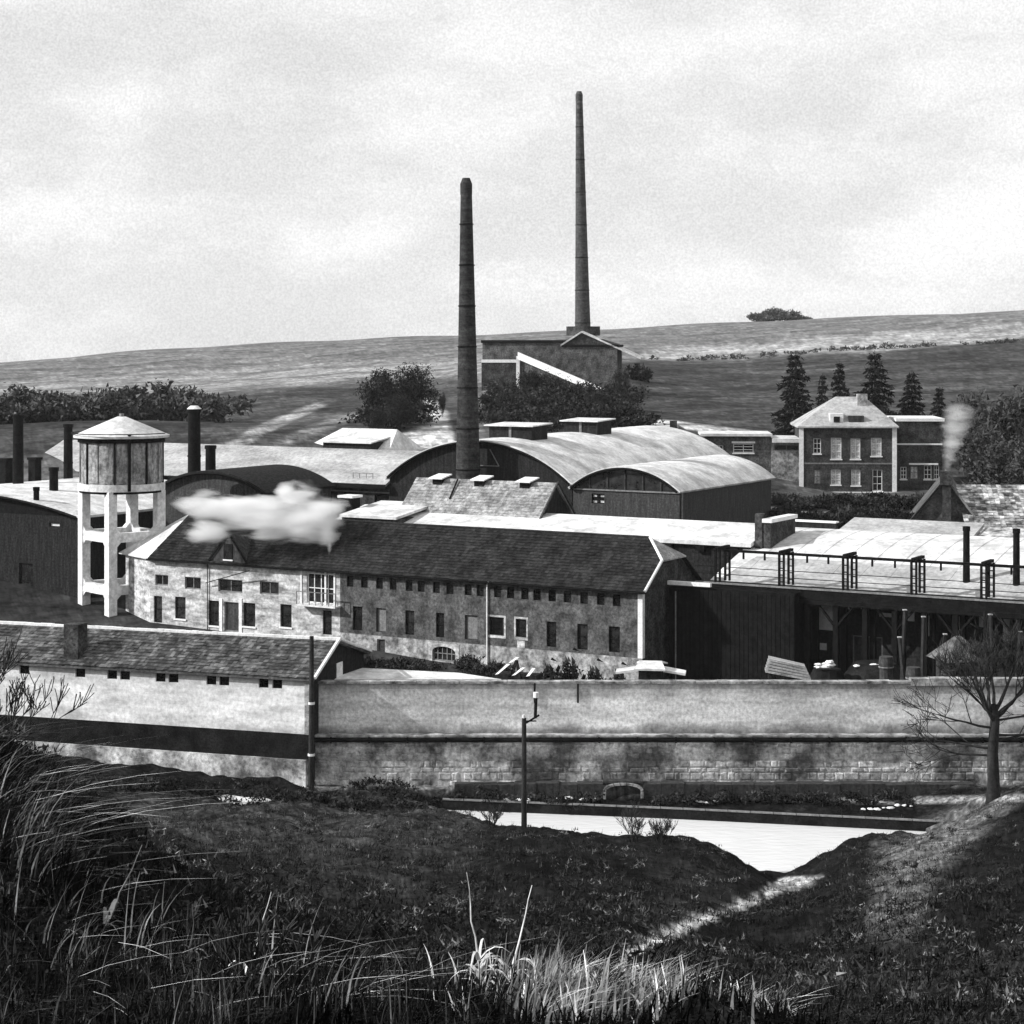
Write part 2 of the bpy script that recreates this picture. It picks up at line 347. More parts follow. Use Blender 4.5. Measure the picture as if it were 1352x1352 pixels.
def wall_y(px):
    px = np.asarray(px, float); r = (px - CX) / F
    left = (106 + 10.48 * 0 + 0)                           # intersection of the view column with the store building front line
    u = (r * LT.y - LT.x) / (LT.c + r * LT.s); yl = LT.y - u * LT.s + .12
    return np.where(px < 414, yl, 107.25)
RIV = [(-4.6, 105.2), (-3.95, 105.3), (8, 103.2), (20.1, 100.6), (21.5, 99.4), (20.6, 99.2), (19, 98.9), (16, 96.6), (14.2, 94.2), (12.3, 91.9), (9, 92.3), (4, 94), (1, 96.5), (-1.5, 100)]
def poly_dist(x, y, poly):
    x = np.asarray(x); y = np.asarray(y); d = np.full(x.shape, 1e9); ins = np.zeros(x.shape, bool); n = len(poly)
    for i in range(n):
        ax, ay = poly[i]; bx, by = poly[(i + 1) % n]; dx, dy = bx - ax, by - ay
        t = np.clip(((x - ax) * dx + (y - ay) * dy) / (dx * dx + dy * dy), 0, 1)
        d = np.minimum(d, np.hypot(x - ax - t * dx, y - ay - t * dy))
        c = ((ay > y) != (by > y)) & (x < (bx - ax) * (y - ay) / ((by - ay) if by != ay else 1e-9) + ax); ins ^= c
    return np.where(ins, -d, d)
ZW = 5.8
def z_near(px, d, x, y):
    z = ev_near(np.clip(px, -250, 1650), np.clip(d, 3.5, 130))
    z = z + .12 * np.sin(x * .9 + 1.3 * np.sin(y * .5)) * np.clip(d / 30, 0, 1) + .07 * np.sin(x * 2.3 + y * 1.7) + (.05 * np.sin(x * 4.1 + 2 * np.sin(y * 1.9)) + .05 * np.sin(y * 3.3 + 2 * np.sin(x * 2.7))) * np.clip(d / 25, 0, 1)
    s = poly_dist(x, y, RIV)
    bank = np.maximum(z, ZW + .12)
    fe = np.interp(x, [-3.95, 8, 20.1, 24], [105.3, 103.2, 100.6, 99.6])                      # far shore: low quay, flat strip, revetment
    strip = np.clip((y - fe - .15) / .1, 0, 1) * (x > -4.3) * (x < 22.5)
    z = np.where(s < 0, ZW - .5 - .4 * np.clip(-s, 0, 1), np.minimum(bank, ZW + .05 + 1.1 * s))
    zs_ = np.where(y < 105.9, 6.22 + .04 * np.sin(x * 3) + .05 * np.sin(x * 1.3 + y * 2), 6.9)
    fade = np.clip((x + 4.3) / 1.5, 0, 1) * np.clip((22.5 - x) / 2, 0, 1) * strip
    z = z * (1 - fade) + zs_ * fade
    return z
def z_far(px, d, x, y):
    z = ev_far(np.clip(px, -350, 1750), np.clip(d, 105, 1450))
    return z + .25 * np.sin(x * .11) * np.clip((d - 220) / 100, 0, 1)
def ground_z(x, y):
    x = np.atleast_1d(np.asarray(x, float)); y = np.atleast_1d(np.asarray(y, float)); px = CX + F * x / y
    return np.where(y < wall_y(px), z_near(px, y, x, y), z_far(px, y, x, y))
def gz1(x, y): return float(ground_z(x, y)[0])

# columns: fine in view, coarse all round; rows: fractions of the wall line distance
half = math.atan(676 / F)
view = np.linspace(-half * 1.15, half * 1.15, 560)
outer = np.concatenate([np.linspace(-math.pi, -half * 1.15, 46)[:-1], view, np.linspace(half * 1.15, math.pi, 46)[1:]])
rn = np.concatenate([[.015, .03, .045, .06, .075, .09], np.geomspace(.1, .8, 150), np.linspace(.803, .9985, 110)])
rf = np.concatenate([[1.0], np.linspace(1.004, 1.5, 70), np.geomspace(1.51, 4.2, 150), np.geomspace(4.25, 9.5, 60), np.geomspace(10, 20, 8)])
A_, R_ = np.meshgrid(outer, np.concatenate([rn, rf]), indexing='ij')
pxc = np.where(np.abs(A_) < half * 1.5, CX + F * np.tan(np.clip(A_, -half * 1.6, half * 1.6)), np.where(A_ > 0, CX + F * math.tan(half * 1.5), CX - F * math.tan(half * 1.5)))
wy = wall_y(pxc)
inv = np.abs(A_) < half * 1.5
rad = np.where(inv, wy / np.cos(np.clip(A_, -1, 1)), wy / math.cos(half * 1.5)) * R_
GX, GY = rad * np.sin(A_), rad * np.cos(A_)
dd = np.where(inv, wy * R_, rad * .97)
isn = R_ < .999
zn = z_near(pxc.ravel(), dd.ravel(), GX.ravel(), GY.ravel()).reshape(A_.shape)
zf = z_far(pxc.ravel(), dd.ravel(), GX.ravel(), GY.ravel()).reshape(A_.shape)
GZ = np.where(isn, zn, zf)
GZ = np.where(~isn & (dd > 1400), GZ - (np.minimum(dd, 2400) - 1400) * .01, GZ)
# crop and soil colours (albedo) laid out on the land
def in_poly(px, py, poly): return poly_dist(px, py, poly) < 0
PX = CX + F * GX / np.where(np.abs(GY) < 1, 1, GY); PY = HY - (GZ - CZ) * F / np.where(np.abs(GY) < 1, 1, GY)
front = GY > 1
wob = 3 * np.sin(GX * .21 + GY * .05) + 2 * np.sin(GX * .5)
def fuzz(s, w): return np.clip(.5 - s / w, 0, 1)
tone = np.where(isn, .009, .1)
def lay(poly, val, w=6):
    global tone
    s = poly_dist(PX.ravel(), (PY + wob * .3).ravel(), poly).reshape(PX.shape); k = fuzz(s, w) * front * (~isn if poly[0][1] < 1000 else isn)
    tone = tone * (1 - k) + val * k
lay([(-400, 380), (1800, 380), (1800, 470), (850, 490), (-400, 560)], .15, 4)                     # far fields
lay([(-400, 512), (0, 508), (200, 492), (420, 484), (640, 470), (640, 486), (500, 500), (300, 512), (200, 522), (-400, 545)], .24, 14)
lay([(850, 462), (1000, 452), (1150, 440), (1400, 424), (1400, 444), (1180, 462), (1000, 470), (850, 476)], .27, 6)
lay([(800, 478), (1000, 474), (1180, 463), (1360, 446), (1800, 430), (1800, 640), (1200, 640), (800, 560)], .05, 3)
lay([(830, 512), (1000, 528), (1060, 545), (1060, 580), (830, 560)], .05, 16)
for k in range(5):
    y0 = 520 + k * 9; lay([(820, y0), (1010, y0 + 18), (1010, y0 + 22), (820, y0 + 3)], .035, 3)
lay([(230, 528), (480, 502), (620, 500), (620, 610), (230, 610)], .06, 8)
lay([(290, 592), (330, 566), (420, 531), (432, 535), (350, 572), (310, 596)], .28, 4)
lay([(330, 598), (400, 566), (470, 545), (476, 552), (400, 580), (350, 604)], .18, 5)
lay([(-400, 528), (250, 520), (260, 600), (-400, 610)], .045, 6)
lay([(560, 520), (590, 545), (600, 585), (540, 600), (530, 575), (570, 560)], .42, 8)               # pale quarry scar
lay([(836, 550), (900, 556), (1060, 577), (1060, 584), (900, 566), (836, 560)], .45, 3)
lay([(820, 566), (1060, 590), (1060, 700), (800, 700)], .08, 8)
yard = (~isn) & ((dd < 150) | ((dd < 178) & (PX < 700))); tone = np.where(yard, .035, tone)
def sband(poly, v, w=14): lay(poly, v, w)
sband([(150, 1050), (600, 1045), (640, 1090), (560, 1125), (300, 1130), (220, 1110)], .035)
sband([(380, 1130), (660, 1105), (600, 1170), (450, 1210), (380, 1180)], .022, 20)
sband([(1160, 1120), (1280, 1060), (1340, 1052), (1230, 1160), (1200, 1235), (1150, 1235)], .11, 30)
sband([(1090, 1054), (1400, 1048), (1400, 1056), (1120, 1062)], .2, 5)
sband([(100, 984), (250, 992), (395, 1004), (400, 1032), (300, 1024), (180, 1008), (100, 1000)], .45, 14)
sband([(815, 1284), (828, 1260), (870, 1236), (930, 1208), (1000, 1183), (1030, 1163), (1060, 1160), (1000, 1190), (930, 1216), (872, 1246), (840, 1275)], .8, 7)
sband([(808, 1300), (820, 1262), (900, 1218), (912, 1226), (850, 1262), (835, 1300)], .6, 8)
sband([(1010, 1176), (1035, 1160), (1085, 1158), (1060, 1172)], .25, 6)
sband([(900, 1300), (1352, 1270), (1352, 1292), (950, 1345)], .035, 20)
sband([(860, 1140), (1000, 1150), (990, 1185), (860, 1230)], .018, 24)
sband([(400, 1028), (1352, 1022), (1352, 1036), (400, 1043)], .12, 8)
for k in range(11):      # plough lines and terrace edges
    y0 = 486 + k * 8; lay([(840, y0 - 4), (1400, y0 - 30), (1400, y0 - 28.4), (840, y0 - 2)], .032 if k % 2 else .075, 2)
for k in range(7):
    y0 = 508 + k * 11; lay([(240, y0 + 22), (480, y0 - 8), (480, y0 - 6), (240, y0 + 25)], .03 if k % 2 else .1, 3)
for k in range(6):
    y0 = 462 + k * 9; lay([(-200, y0 + 22), (600, y0 - 22), (600, y0 - 20.5), (-200, y0 + 24)], .11, 2)
sp_ = rng.normal(size=tone.shape); sp2 = np.repeat(np.repeat(rng.normal(size=(tone.shape[0] // 3 + 1, tone.shape[1] // 2 + 1)), 3, 0), 2, 1)[:tone.shape[0], :tone.shape[1]]
tone = np.clip(tone * np.exp(np.where(isn, .55, .22) * sp_ * .6 + np.where(isn, .12, .2) * sp2 * .7), .002, .8)
nverts = GX.size; nc, nr = GX.shape
vs = np.stack([GX, GY, GZ], 2).reshape(-1, 3)
i0 = (np.arange(nc - 1)[:, None] * nr + np.arange(nr - 1)[None]).ravel()
faces = np.stack([i0, i0 + 1, i0 + nr + 1, i0 + nr], 1)[:, ::-1]
def np_mesh(name, vs, faces, m, smooth=False, attr=None):
    me = bpy.data.meshes.new(name); k = faces.shape[1]
    me.vertices.add(len(vs)); me.vertices.foreach_set('co', np.ascontiguousarray(vs, np.float32).ravel())
    me.loops.add(faces.size); me.loops.foreach_set('vertex_index', np.ascontiguousarray(faces, np.int32).ravel())
    me.polygons.add(len(faces)); me.polygons.foreach_set('loop_start', np.arange(len(faces), dtype=np.int32) * k)
    me.polygons.foreach_set('use_smooth', np.full(len(faces), smooth))
    if attr is not None:
        a = me.attributes.new('tone', 'FLOAT', 'POINT'); a.data.foreach_set('value', np.ascontiguousarray(attr, np.float32).ravel())
    for q in (m if isinstance(m, (list, tuple)) else [m]): me.materials.append(M[q])
    me.update(); me.validate(); return me
gm = np_mesh('ground', vs, faces, ['bank', 'terrain'], True, tone)
mi = (~isn).ravel()[i0].astype(np.int32); gm.polygons.foreach_set('material_index', mi); gm.polygons.foreach_set('use_smooth', np.ones(len(faces), bool))
tag(link('ground', gm), 'dark grassy bank, factory yard and fields rising to the horizon', kind='structure')
wmesh = MB(); wmesh.add([(-62, 88, ZW), (24, 88, ZW), (24, 130, ZW), (-62, 130, ZW)], [(0, 1, 2, 3)])
wmesh.v = [(-5.5, 104, ZW), (-2.5, 99, ZW), (4, 92.5, ZW), (12, 90, ZW), (22.5, 98, ZW), (22.5, 101, ZW), (-3, 106, ZW)]; wmesh.f = [(0, 1, 2, 3, 4, 5, 6)]
tag(link('river_water', wmesh.mesh('river_water', 'water')), 'pale river reflecting the sky below the retaining wall', kind='structure')

pud = MB(); pp = [(285, 1051), (300, 1049), (320, 1052), (345, 1053), (362, 1056), (350, 1059), (318, 1062), (300, 1060), (290, 1056)]
pz = max(gz1((q - CX) / F * w_, w_) for q in range(285, 365, 8) for w_ in (101.0, 101.8, 102.6)) + .04
def onz(px, py, z): d = (CZ - z) * F / (py - HY); return ((px - CX) / F * d, d, z)
pud.add([onz(a, b, pz) for a, b in pp], [tuple(range(len(pp)))[::-1]])
tag(link('puddle_water', pud.mesh('puddle_water', 'water')), 'small bright puddle in the grass below the white store', kind='structure')
#FACTORY
MF = Frame(8.63, 135, 30)
def tile_gable(T, u0, u1, v0, v1, vr, ze, zr, m, ov=.3, tw=.26, tl=.32, slabm='board', back=True, hipL=None, hipR=None, hm=None):
    pass
# ---------------------------------------------------------------- the long works building
UL, D1 = MF.u_at(165, 0), 8.3; ZE, ZR, VR = 13.62, 16.5, 4.15; Z0 = 6.6
T = Thing(MF, 'long_works_building', 0, 0, Z0, 'long two-storey works building, pale plaster left and dark brick right, dark tiled roof', 'building')
def op(px0, px1, py0, py1, kind, v=0):
    a0, a1 = MF.u_at(px0, v), MF.u_at(px1, v); am = (a0 + a1) / 2
    return (a0, a1, MF.z_at(py1, am, v), MF.z_at(py0, am, v), kind)
US = MF.u_at(449, 0)
opsL = [op(200, 219, 759, 773, 'two'), op(244, 265, 762, 778, 'two'), op(288, 320, 765, 782, 'two'), op(343, 368, 768, 785, 'two'),
        op(405, 441, 757, 797, 'grid'), op(186, 200, 786, 822, 'dark'), op(231, 245, 788, 817, 'sill'), op(275, 289, 793, 826, 'sill'), op(296, 315, 795, 834, 'door'),
        op(321, 337, 796, 827, 'sill'), op(370, 385, 798, 828, 'sill'), op(426, 438, 806, 838, 'dark')]
UC = MF.u_at(198, 0); VCH = 1.9; UL2 = MF.u_at(166, VCH)
opsL[5] = op(203, 214, 787, 822, 'dark'); opsL[0] = op(205, 222, 759, 773, 'two')
facade(T, UC, US, 0, Z0, ZE, opsL, 'plaster')
T.part('corner_wall', MB().add([(UL2, VCH, Z0), (UC, 0, Z0), (UC, 0, ZE), (UL2, VCH, ZE)], [(0, 1, 2, 3)]), 'plaster')
sm = [462, 481, 501, 519, 540, 556, 576, 594, 618, 634, 657, 674, 693, 709, 729, 749, 771, 793, 814]
zt = MF.z_at(785, MF.u_at(814, 0), 0); zb = zt - .78
opsR = []
for p in sm:
    a = MF.u_at(p, 0); opsR.append((a - .29, a + .29, zb, zt, 'dark'))
zwt = MF.z_at(824, MF.u_at(769, 0), 0); zwb = zwt - 1.72
for p, w, k in ((472, .42, 'dark'), (503, .42, 'dim'), (541, .38, 'dark'), (581, .34, 'dark'), (622, .52, 'dim'), (655, .55, 'dark'), (688, .4, 'dark'), (728, .38, 'dark'), (769, .4, 'dark'), (811, .42, 'dark')):
    a = MF.u_at(p, 0); q = .5 if p in (655, 688) else 0
    opsR.append((a - w, a + w, zwb + q, zwt, k))
a = MF.u_at(586, 0); opsR.append((a - .95, a + .95, 7.55, 8.6, 'arch'))
a = MF.u_at(503, 0); opsR.append((a - .35, a + .35, 7.4, 8.7, 'door'))
zpl = MF.z_at(862, MF.u_at(760, 0), 0)
up = [o for o in opsR if o[2] >= zpl + .05]; lowr = [o for o in opsR if o[3] <= zpl + .8 and o[2] < zpl]
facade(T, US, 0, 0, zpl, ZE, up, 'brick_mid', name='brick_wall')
lowr = [(o[0], o[1], o[2], min(o[3], zpl - .12), o[4]) for o in lowr]
facade(T, US, 0, 0, Z0, zpl, lowr, 'stone', name='stone_plinth')
# end wall to the right (dark), back and left walls
g = MB(); zh = ZE + 2.3 * (ZR - ZE) / VR
g.add([(0, 0, Z0), (0, D1, Z0), (0, D1, ZE), (0, D1 - 2.3, zh), (0, 2.3, zh), (0, 0, ZE)], [(0, 1, 2, 3, 4, 5)])
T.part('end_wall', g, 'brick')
g = MB(); g.add([(UL2, VCH, Z0), (UL2, D1, Z0), (UL2, D1, ZE), (UL2, VCH, ZE)], [(0, 3, 2, 1)]); T.part('left_wall', g, 'plaster')
g = MB(); g.add([(UL2, D1, Z0), (0, D1, Z0), (0, D1, ZE), (UL2, D1, ZE)], [(0, 3, 2, 1)]); T.part('back_wall', g, 'brick')
ov = .35; sl = (ZR - ZE) / VR; e = ZE - ov * sl; sR, sL = 1.46, (MF.u_at(252, VR) - UL)
eA, eB = (UL - .4, -ov, e), (.35, -ov, e)
r1, r2 = (UL + sL, VR, ZR), (-sR, VR, ZR); zl = ZE - .1
pc1 = (UC + .1, -ov, e); pc2 = (UL2 - .4, VCH - .35, e + .05)
roof = MB()
roof.slab([pc1, (.35, -ov, e), (.35, 2.3, zh), r2, r1], .12)
rf_ = T.part('roof', roof, 'tile_dark')
T.part('rear_roof', MB().slab([(UL2 - .4, D1 + ov, zl), r1, r2, (.35, D1 - 2.3, zh), (.35, D1 + ov, e)], .12), 'tile_dark')
S = math.hypot(VR + ov, ZR - e); ub = (0, VR + ov, ZR - e)
frac = (2.3 + ov) / (VR + ov)
tl_ = tiles((UC + .1, -ov - .05, e + .01), (1, 0, 0), ub, 0, S, .26, .3, lo=lambda t: (UL + sL - UC - .1) * t, hi=lambda t: (0.25 - UC) if t < frac else (0.25 - UC) - (sR + .35) * (t - frac) / (1 - frac))
T.part('roof_tiles', tl_, 'tile_dark', parent=rf_, kind='stuff')
hp = MB(); hp.slab([(.37, 2.25, zh + .03), (.37, D1 - 2.25, zh + .03), (-sR, VR, ZR + .06)], .1)
T.part('half_hip', hp, 'tile_pale', parent=rf_, label='pale small hip over the right end wall')
hp = MB(); hp.slab([pc2, (pc1[0], pc1[1] - .02, pc1[2] + .03), (UL + sL, VR, ZR + .05)], .1); hp.slab([(UL2 - .42, D1 + ov, zl), pc2, (UL + sL, VR, ZR + .05)], .1)
T.part('left_hip', hp, 'roof_white', parent=rf_, label='white hip at the left end')  # white in place of the dark tiles, painting in the sun on this face
rt = MB(); rt.tube([(UL + sL, VR, ZR + .06), (-sR, VR, ZR + .06)], .1, 6)
T.part('ridge_cap', rt, 'tile_dark', parent=rf_)
rt = MB(); rt.tube([(-sR, VR, ZR + .07), (.37, 2.25, zh + .05), (.37, -ov, e + .08)], .11, 6)
T.part('verge_cap', rt, 'wpaint', parent=rf_, label='white mortared verge')
gt = MB(); gt.tube([(UC, -ov - .08, e - .06), (.35, -ov - .08, e - .06)], .06, 6)
T.part('gutter', gt, 'black')
q = MB(); q.box(-.32, .03, -.03, .32, zpl, ZE - .05); T.part('corner_quoin', q, 'white')
dp = MB(); a = MF.u_at(644, 0); dp.tube([(a + .25, -ov, ZE - .2), (a, -.1, ZE - .5), (a, -.1, Z0 + .5)], .06, 6); T.part('downpipe', dp, 'wpaint')
dp = MB(); a = MF.u_at(275, 0); dp.tube([(a, -.1, ZE - .2), (a, -.1, Z0)], .035, 6); T.part('downpipe', dp, 'black')
dp = MB(); a1 = MF.u_at(338, 0); dp.beam((a, -.3, MF.z_at(769, a, 0)), (a1, -.8, MF.z_at(752, a1, 0)), .06); T.part('stay_rod', dp, 'black')
# white posts by the grey door, balcony of the glazed bay, arch surround
for p in (292, 318):
    a = MF.u_at(p, 0); q = MB().box(a - .13, a + .13, -.06, -.003, Z0, MF.z_at(790, a, 0)); T.part('door_post', q, 'white')
a0, a1 = MF.u_at(399, 0), MF.u_at(450, 0); zf_ = MF.z_at(800, a1, 0)
q = MB().box(a0, a1, -.75, -.004, zf_ - .12, zf_); T.part('balcony_slab', q, 'concrete')
q = MB()
for k in range(7): uu = a0 + (a1 - a0) * k / 6; q.box(uu - .025, uu + .025, -.73, -.68, zf_, zf_ + .9)
q.box(a0, a1, -.74, -.67, zf_ + .9, zf_ + .96); T.part('railing', q, 'greypaint')
for p in (430, 442, 398): a = MF.u_at(p, 0); q = MB().box(a - .07, a + .07, -.06, -.003, zf_, ZE - .25); T.part('bay_post', q, 'wpaint')
a = MF.u_at(586, 0); q = MB(); prof = []
for k in range(13):
    t = math.pi * k / 12; prof.append((a - .95 * math.cos(t), 8.2 + .38 * math.sin(t)))
for k in range(12):
    (x0, z0), (x1, z1) = prof[k], prof[k + 1]
    q.add([(x0, -.03, z0), (x1, -.03, z1), (x1, -.03, 8.8), (x0, -.03, 8.8)], [(0, 1, 2, 3)])
q.box(a - 1.25, a - .951, -.03, -.004, 7.4, 8.8).box(a + .951, a + 1.25, -.03, -.004, 7.4, 8.8); T.part('arch_surround', q, 'plaster')
for p, w, z0_, z1_ in ((655, .85, 10.1, 12.2), (688, .62, 9.2, 12.1)):
    a = MF.u_at(p, 0); q = MB(); zz0 = zwb + .5
    q.box(a - w + .08, a - w + .2, -.02, -.003, zz0 - .2, zwt + .15).box(a + w - .2, a + w - .08, -.02, -.003, zz0 - .2, zwt + .15).box(a - w + .2, a + w - .2, -.02, -.003, zz0 - .2, zz0 - .02).box(a - w + .2, a + w - .2, -.02, -.003, zwt + .02, zwt + .15)
    T.part('window_surround', q, 'plaster')
q = MB(); a = MF.u_at(688, 0); q.box(a - .3, a + .3, -.025, -.003, zpl + .02, zwb + .25); T.part('plaster_patch', q, 'plaster')
# gabled dormer
a = MF.u_at(302, -.2); b0, b1 = a - 1.7, a + 1.7; zt_ = MF.z_at(704, a, .4)
q = MB(); q.add([(b0, -.25, ZE - .15), (b1, -.25, ZE - .15), (a, -.25, zt_), (a, (zt_ - ZE) / sl, zt_)], [(0, 1, 2), (1, 3, 2), (0, 2, 3)])
dm = T.part('dormer', q, 'board2')
q = MB(); q.beam((b0 - .1, -.32, ZE - .1), (a, -.32, zt_ + .12), .12); q.beam((b1 + .1, -.32, ZE - .1), (a, -.32, zt_ + .12), .12)
T.part('barge_board', q, 'black', parent=dm)
q = MB().box(a - .4, a + .4, -.3, -.26, ZE + .1, ZE + 1.25); T.part('dormer_hatch', q, 'glass', parent=dm)
q = MB().box(a - .45, a + .45, -.34, -.262, ZE - .02, ZE + .08); T.part('dormer_sill', q, 'wpaint', parent=dm)

# ---------------------------------------------------------------- low white-roofed range behind it
u1 = MF.u_at(990, 13); u0 = MF.u_at(440, 13); zA = MF.z_at(717, u1, 13); zB = MF.z_at(692, u1, 17.5)
T = Thing(MF, 'low_white_roofed_range', u1, 13, 8, 'long low range with a bright white roof behind the dark tiled works roof', 'building')
T.part('roof', MB().slab([(u0, 12.7, zA), (u1 + .2, 12.7, zA), (u1 + .2, 17.5, zB), (u0, 17.5, zB)], .28), 'roof_white')
T.part('wall', MB().box(u0 + .2, u1, 13.1, 17.3, 8, zA - .3), 'board')
for k in range(4):
    uu = u1 - 1.2 - k * 2.6; T.part('eave_bracket', MB().box(uu - .35, uu + .35, 12.75, 13.08, zA - .75, zA - .3), 'black')
# parapet block with chimney at its right end
ue = u1 + .35; uf = MF.u_at(1029, 15)
T = Thing(MF, 'brick_end_block', ue, 13.2, 8, 'dark brick block with white coping and stub chimney beside the long white roof', 'building')
T.part('wall', MB().box(ue, uf, 13.4, 18, 8, MF.z_at(688, uf, 15)), 'brick')
T.part('coping', MB().box(ue + .5, uf + .15, 13.2, 18.1, MF.z_at(688, uf, 15) + .004, MF.z_at(683, uf, 15)), 'wpaint')
T.part('chimney', MB().box(ue - .1, ue + .45, 13.3, 14.1, 10, MF.z_at(678, ue, 13.5)), 'brick')

# ---------------------------------------------------------------- steep monitor roof with three vents
uR = MF.u_at(708, 15.5); uLft = MF.u_at(520, 15.5); zl_ = MF.z_at(697, uR, 15.5); vB = MF.v_at(763, uR); vM = (15.5 + vB) / 2; zm = MF.z_at(638, uR, vM)
T = Thing(MF, 'tiled_monitor_building', uR, 15.5, 8, 'steep pale tiled roof with three small vents in front of the arched hall', 'building')
gw = MB()
for uu in (uLft + .2, uR - .2): gw.add([(uu, 15.7, 8), (uu, vB - .2, 8), (uu, vB - .2, zl_), (uu, vM, zm - .1), (uu, 15.7, zl_)], [(0, 1, 2, 3, 4)])
gw.box(uLft + .22, uR - .22, 15.75, vB - .25, 8, zl_ - .1)
T.part('gable_wall', gw, 'board')
rr = MB(); rr.slab([(uLft, 15.4, zl_ - .08), (uR, 15.4, zl_ - .08), (uR, vM, zm), (uLft, vM, zm)], .15); rr.slab([(uLft, vM, zm), (uR, vM, zm), (uR, vB + .1, zl_ - .1), (uLft, vB + .1, zl_ - .1)], .15)
ro = T.part('roof', rr, 'tile_pale')
S2 = math.hypot(vM - 15.4, zm - zl_ + .08)
T.part('roof_tiles', tiles((uLft, 15.38, zl_ - .07), (1, 0, 0), (0, vM - 15.4, zm - zl_ + .08), uR - uLft, S2, .28, .34), 'tile_pale', parent=ro, kind='stuff')
T.part('verge', MB().beam((uR + .05, 15.35, zl_), (uR + .05, vM, zm + .08), .14).beam((uR + .05, vM, zm + .08), (uR + .05, vB + .1, zl_), .14), 'board2', parent=ro)
for p in (582, 637, 697):
    uu = MF.u_at(p, vM); v = T.part('roof_vent', MB().box(uu - .45, uu + .45, vM - .55, vM + .55, zm - .5, zm + .12), 'black')
    T.part('vent_cap', MB().slab([(uu - .65, vM - .85, zm + .1), (uu + .65, vM - .85, zm + .1), (uu + .65, vM + .7, zm + .36), (uu - .65, vM + .7, zm + .36)], .1), 'wpaint', parent=v)
T.part('roof_ladder', MB().beam((MF.u_at(607, vM), vM - .3, zm + .02), (MF.u_at(590, 16.8), 17.2, zm - 1.45), .1), 'black')

# ---------------------------------------------------------------- arched halls
def vault(name, label, u0, u1, v0, v1, zs, rise, zg, roofm, gm, sm, ops=(), ovh=.4, thick=.22, n=28, seams=True, group=None, band=False):
    T = Thing(MF, name, u1, v0, zg, label, 'hall', group)
    w = (u1 - u0) / 2; R = (w * w + rise * rise) / (2 * rise); th = math.asin(min(1, w / R)); um = (u0 + u1) / 2; zc = zs + rise - R
    P = [(um + R * math.sin(-th + 2 * th * k / n), zc + R * math.cos(-th + 2 * th * k / n)) for k in range(n + 1)]
    Q = [(um + (R + thick) * math.sin(-th * 1.03 + 2.06 * th * k / n), zc + (R + thick) * math.cos(-th * 1.03 + 2.06 * th * k / n)) for k in range(n + 1)]
    Pi = [(um + (R + .02) * math.sin(-th * 1.03 + 2.06 * th * k / n), zc + (R + .02) * math.cos(-th * 1.03 + 2.06 * th * k / n)) for k in range(n + 1)]
    rb = MB(); va, vb = v0 - ovh, v1 + ovh
    loop = Q + Pi[::-1]; k2 = len(loop)
    rb.add([(a, va, z) for a, z in loop] + [(a, vb, z) for a, z in loop], [(i, i + 1, i + 1 + k2, i + k2) for i in range(k2 - 1)] + [(k2 - 1, 0, k2, 2 * k2 - 1)] +
           [(i, k2 - 1 - i, k2 - 2 - i, i + 1) for i in range(n)] + [(k2 + i, k2 + i + 1, 2 * k2 - 2 - i, 2 * k2 - 1 - i) for i in range(n)])
    ro = T.part('roof', rb, roofm)
    if seams:
        sb = MB(); L = 2.4; kk = int((vb - va) / L)
        for j in range(1, kk):
            vv = va + (vb - va) * j / kk
            sb.tube([(um + (R + thick + .01) * math.sin(-th + 2 * th * k / 14), vv, zc + (R + thick + .01) * math.cos(-th + 2 * th * k / 14)) for k in range(15)], .012, 4)
        T.part('roof_seams', sb, roofm, parent=ro, kind='stuff')
    gb = MB()
    for i in range(n): gb.add([(P[i][0], v0, zs), (P[i + 1][0], v0, zs), (P[i + 1][0], v0, P[i + 1][1]), (P[i][0], v0, P[i][1])], [(0, 1, 2, 3)])
    T.part('gable_arch', gb, gm); gb = MB()
    for i in range(n): gb.add([(P[i][0], v1, zg), (P[i + 1][0], v1, zg), (P[i + 1][0], v1, P[i + 1][1]), (P[i][0], v1, P[i][1])], [(0, 3, 2, 1)])
    T.part('rear_gable', gb, gm)
    facade(T, u0, u1, v0, zg, zs, list(ops), sm, name='front_wall')
    T.part('side_wall', MB().add([(u1, v0, zg), (u1, v1, zg), (u1, v1, zs), (u1, v0, zs)], [(0, 1, 2, 3)]), sm)
    T.part('side_wall', MB().add([(u0, v0, zg), (u0, v1, zg), (u0, v1, zs), (u0, v0, zs)], [(0, 3, 2, 1)]), sm)
    rm = MB(); rm.tube([(a, va - .03, z + .02) for a, z in P], .12, 5); T.part('arch_rim', rm, 'black', parent=ro)
    T.P, T.um, T.zt = P, um, zc + R + thick
    return T
v5 = 26.0; h1r = MF.u_at(755, v5); h1l = MF.u_at(515, v5); zs1 = MF.z_at(640, h1r, v5)
H1 = vault('large_arched_hall', 'largest arched hall with dark front and white barrel roof behind the round chimney', h1l, h1r, v5, v5 + 33, zs1, MF.z_at(584, (h1l + h1r) / 2, v5) - zs1, 11, 'roof_white', 'board', 'board')
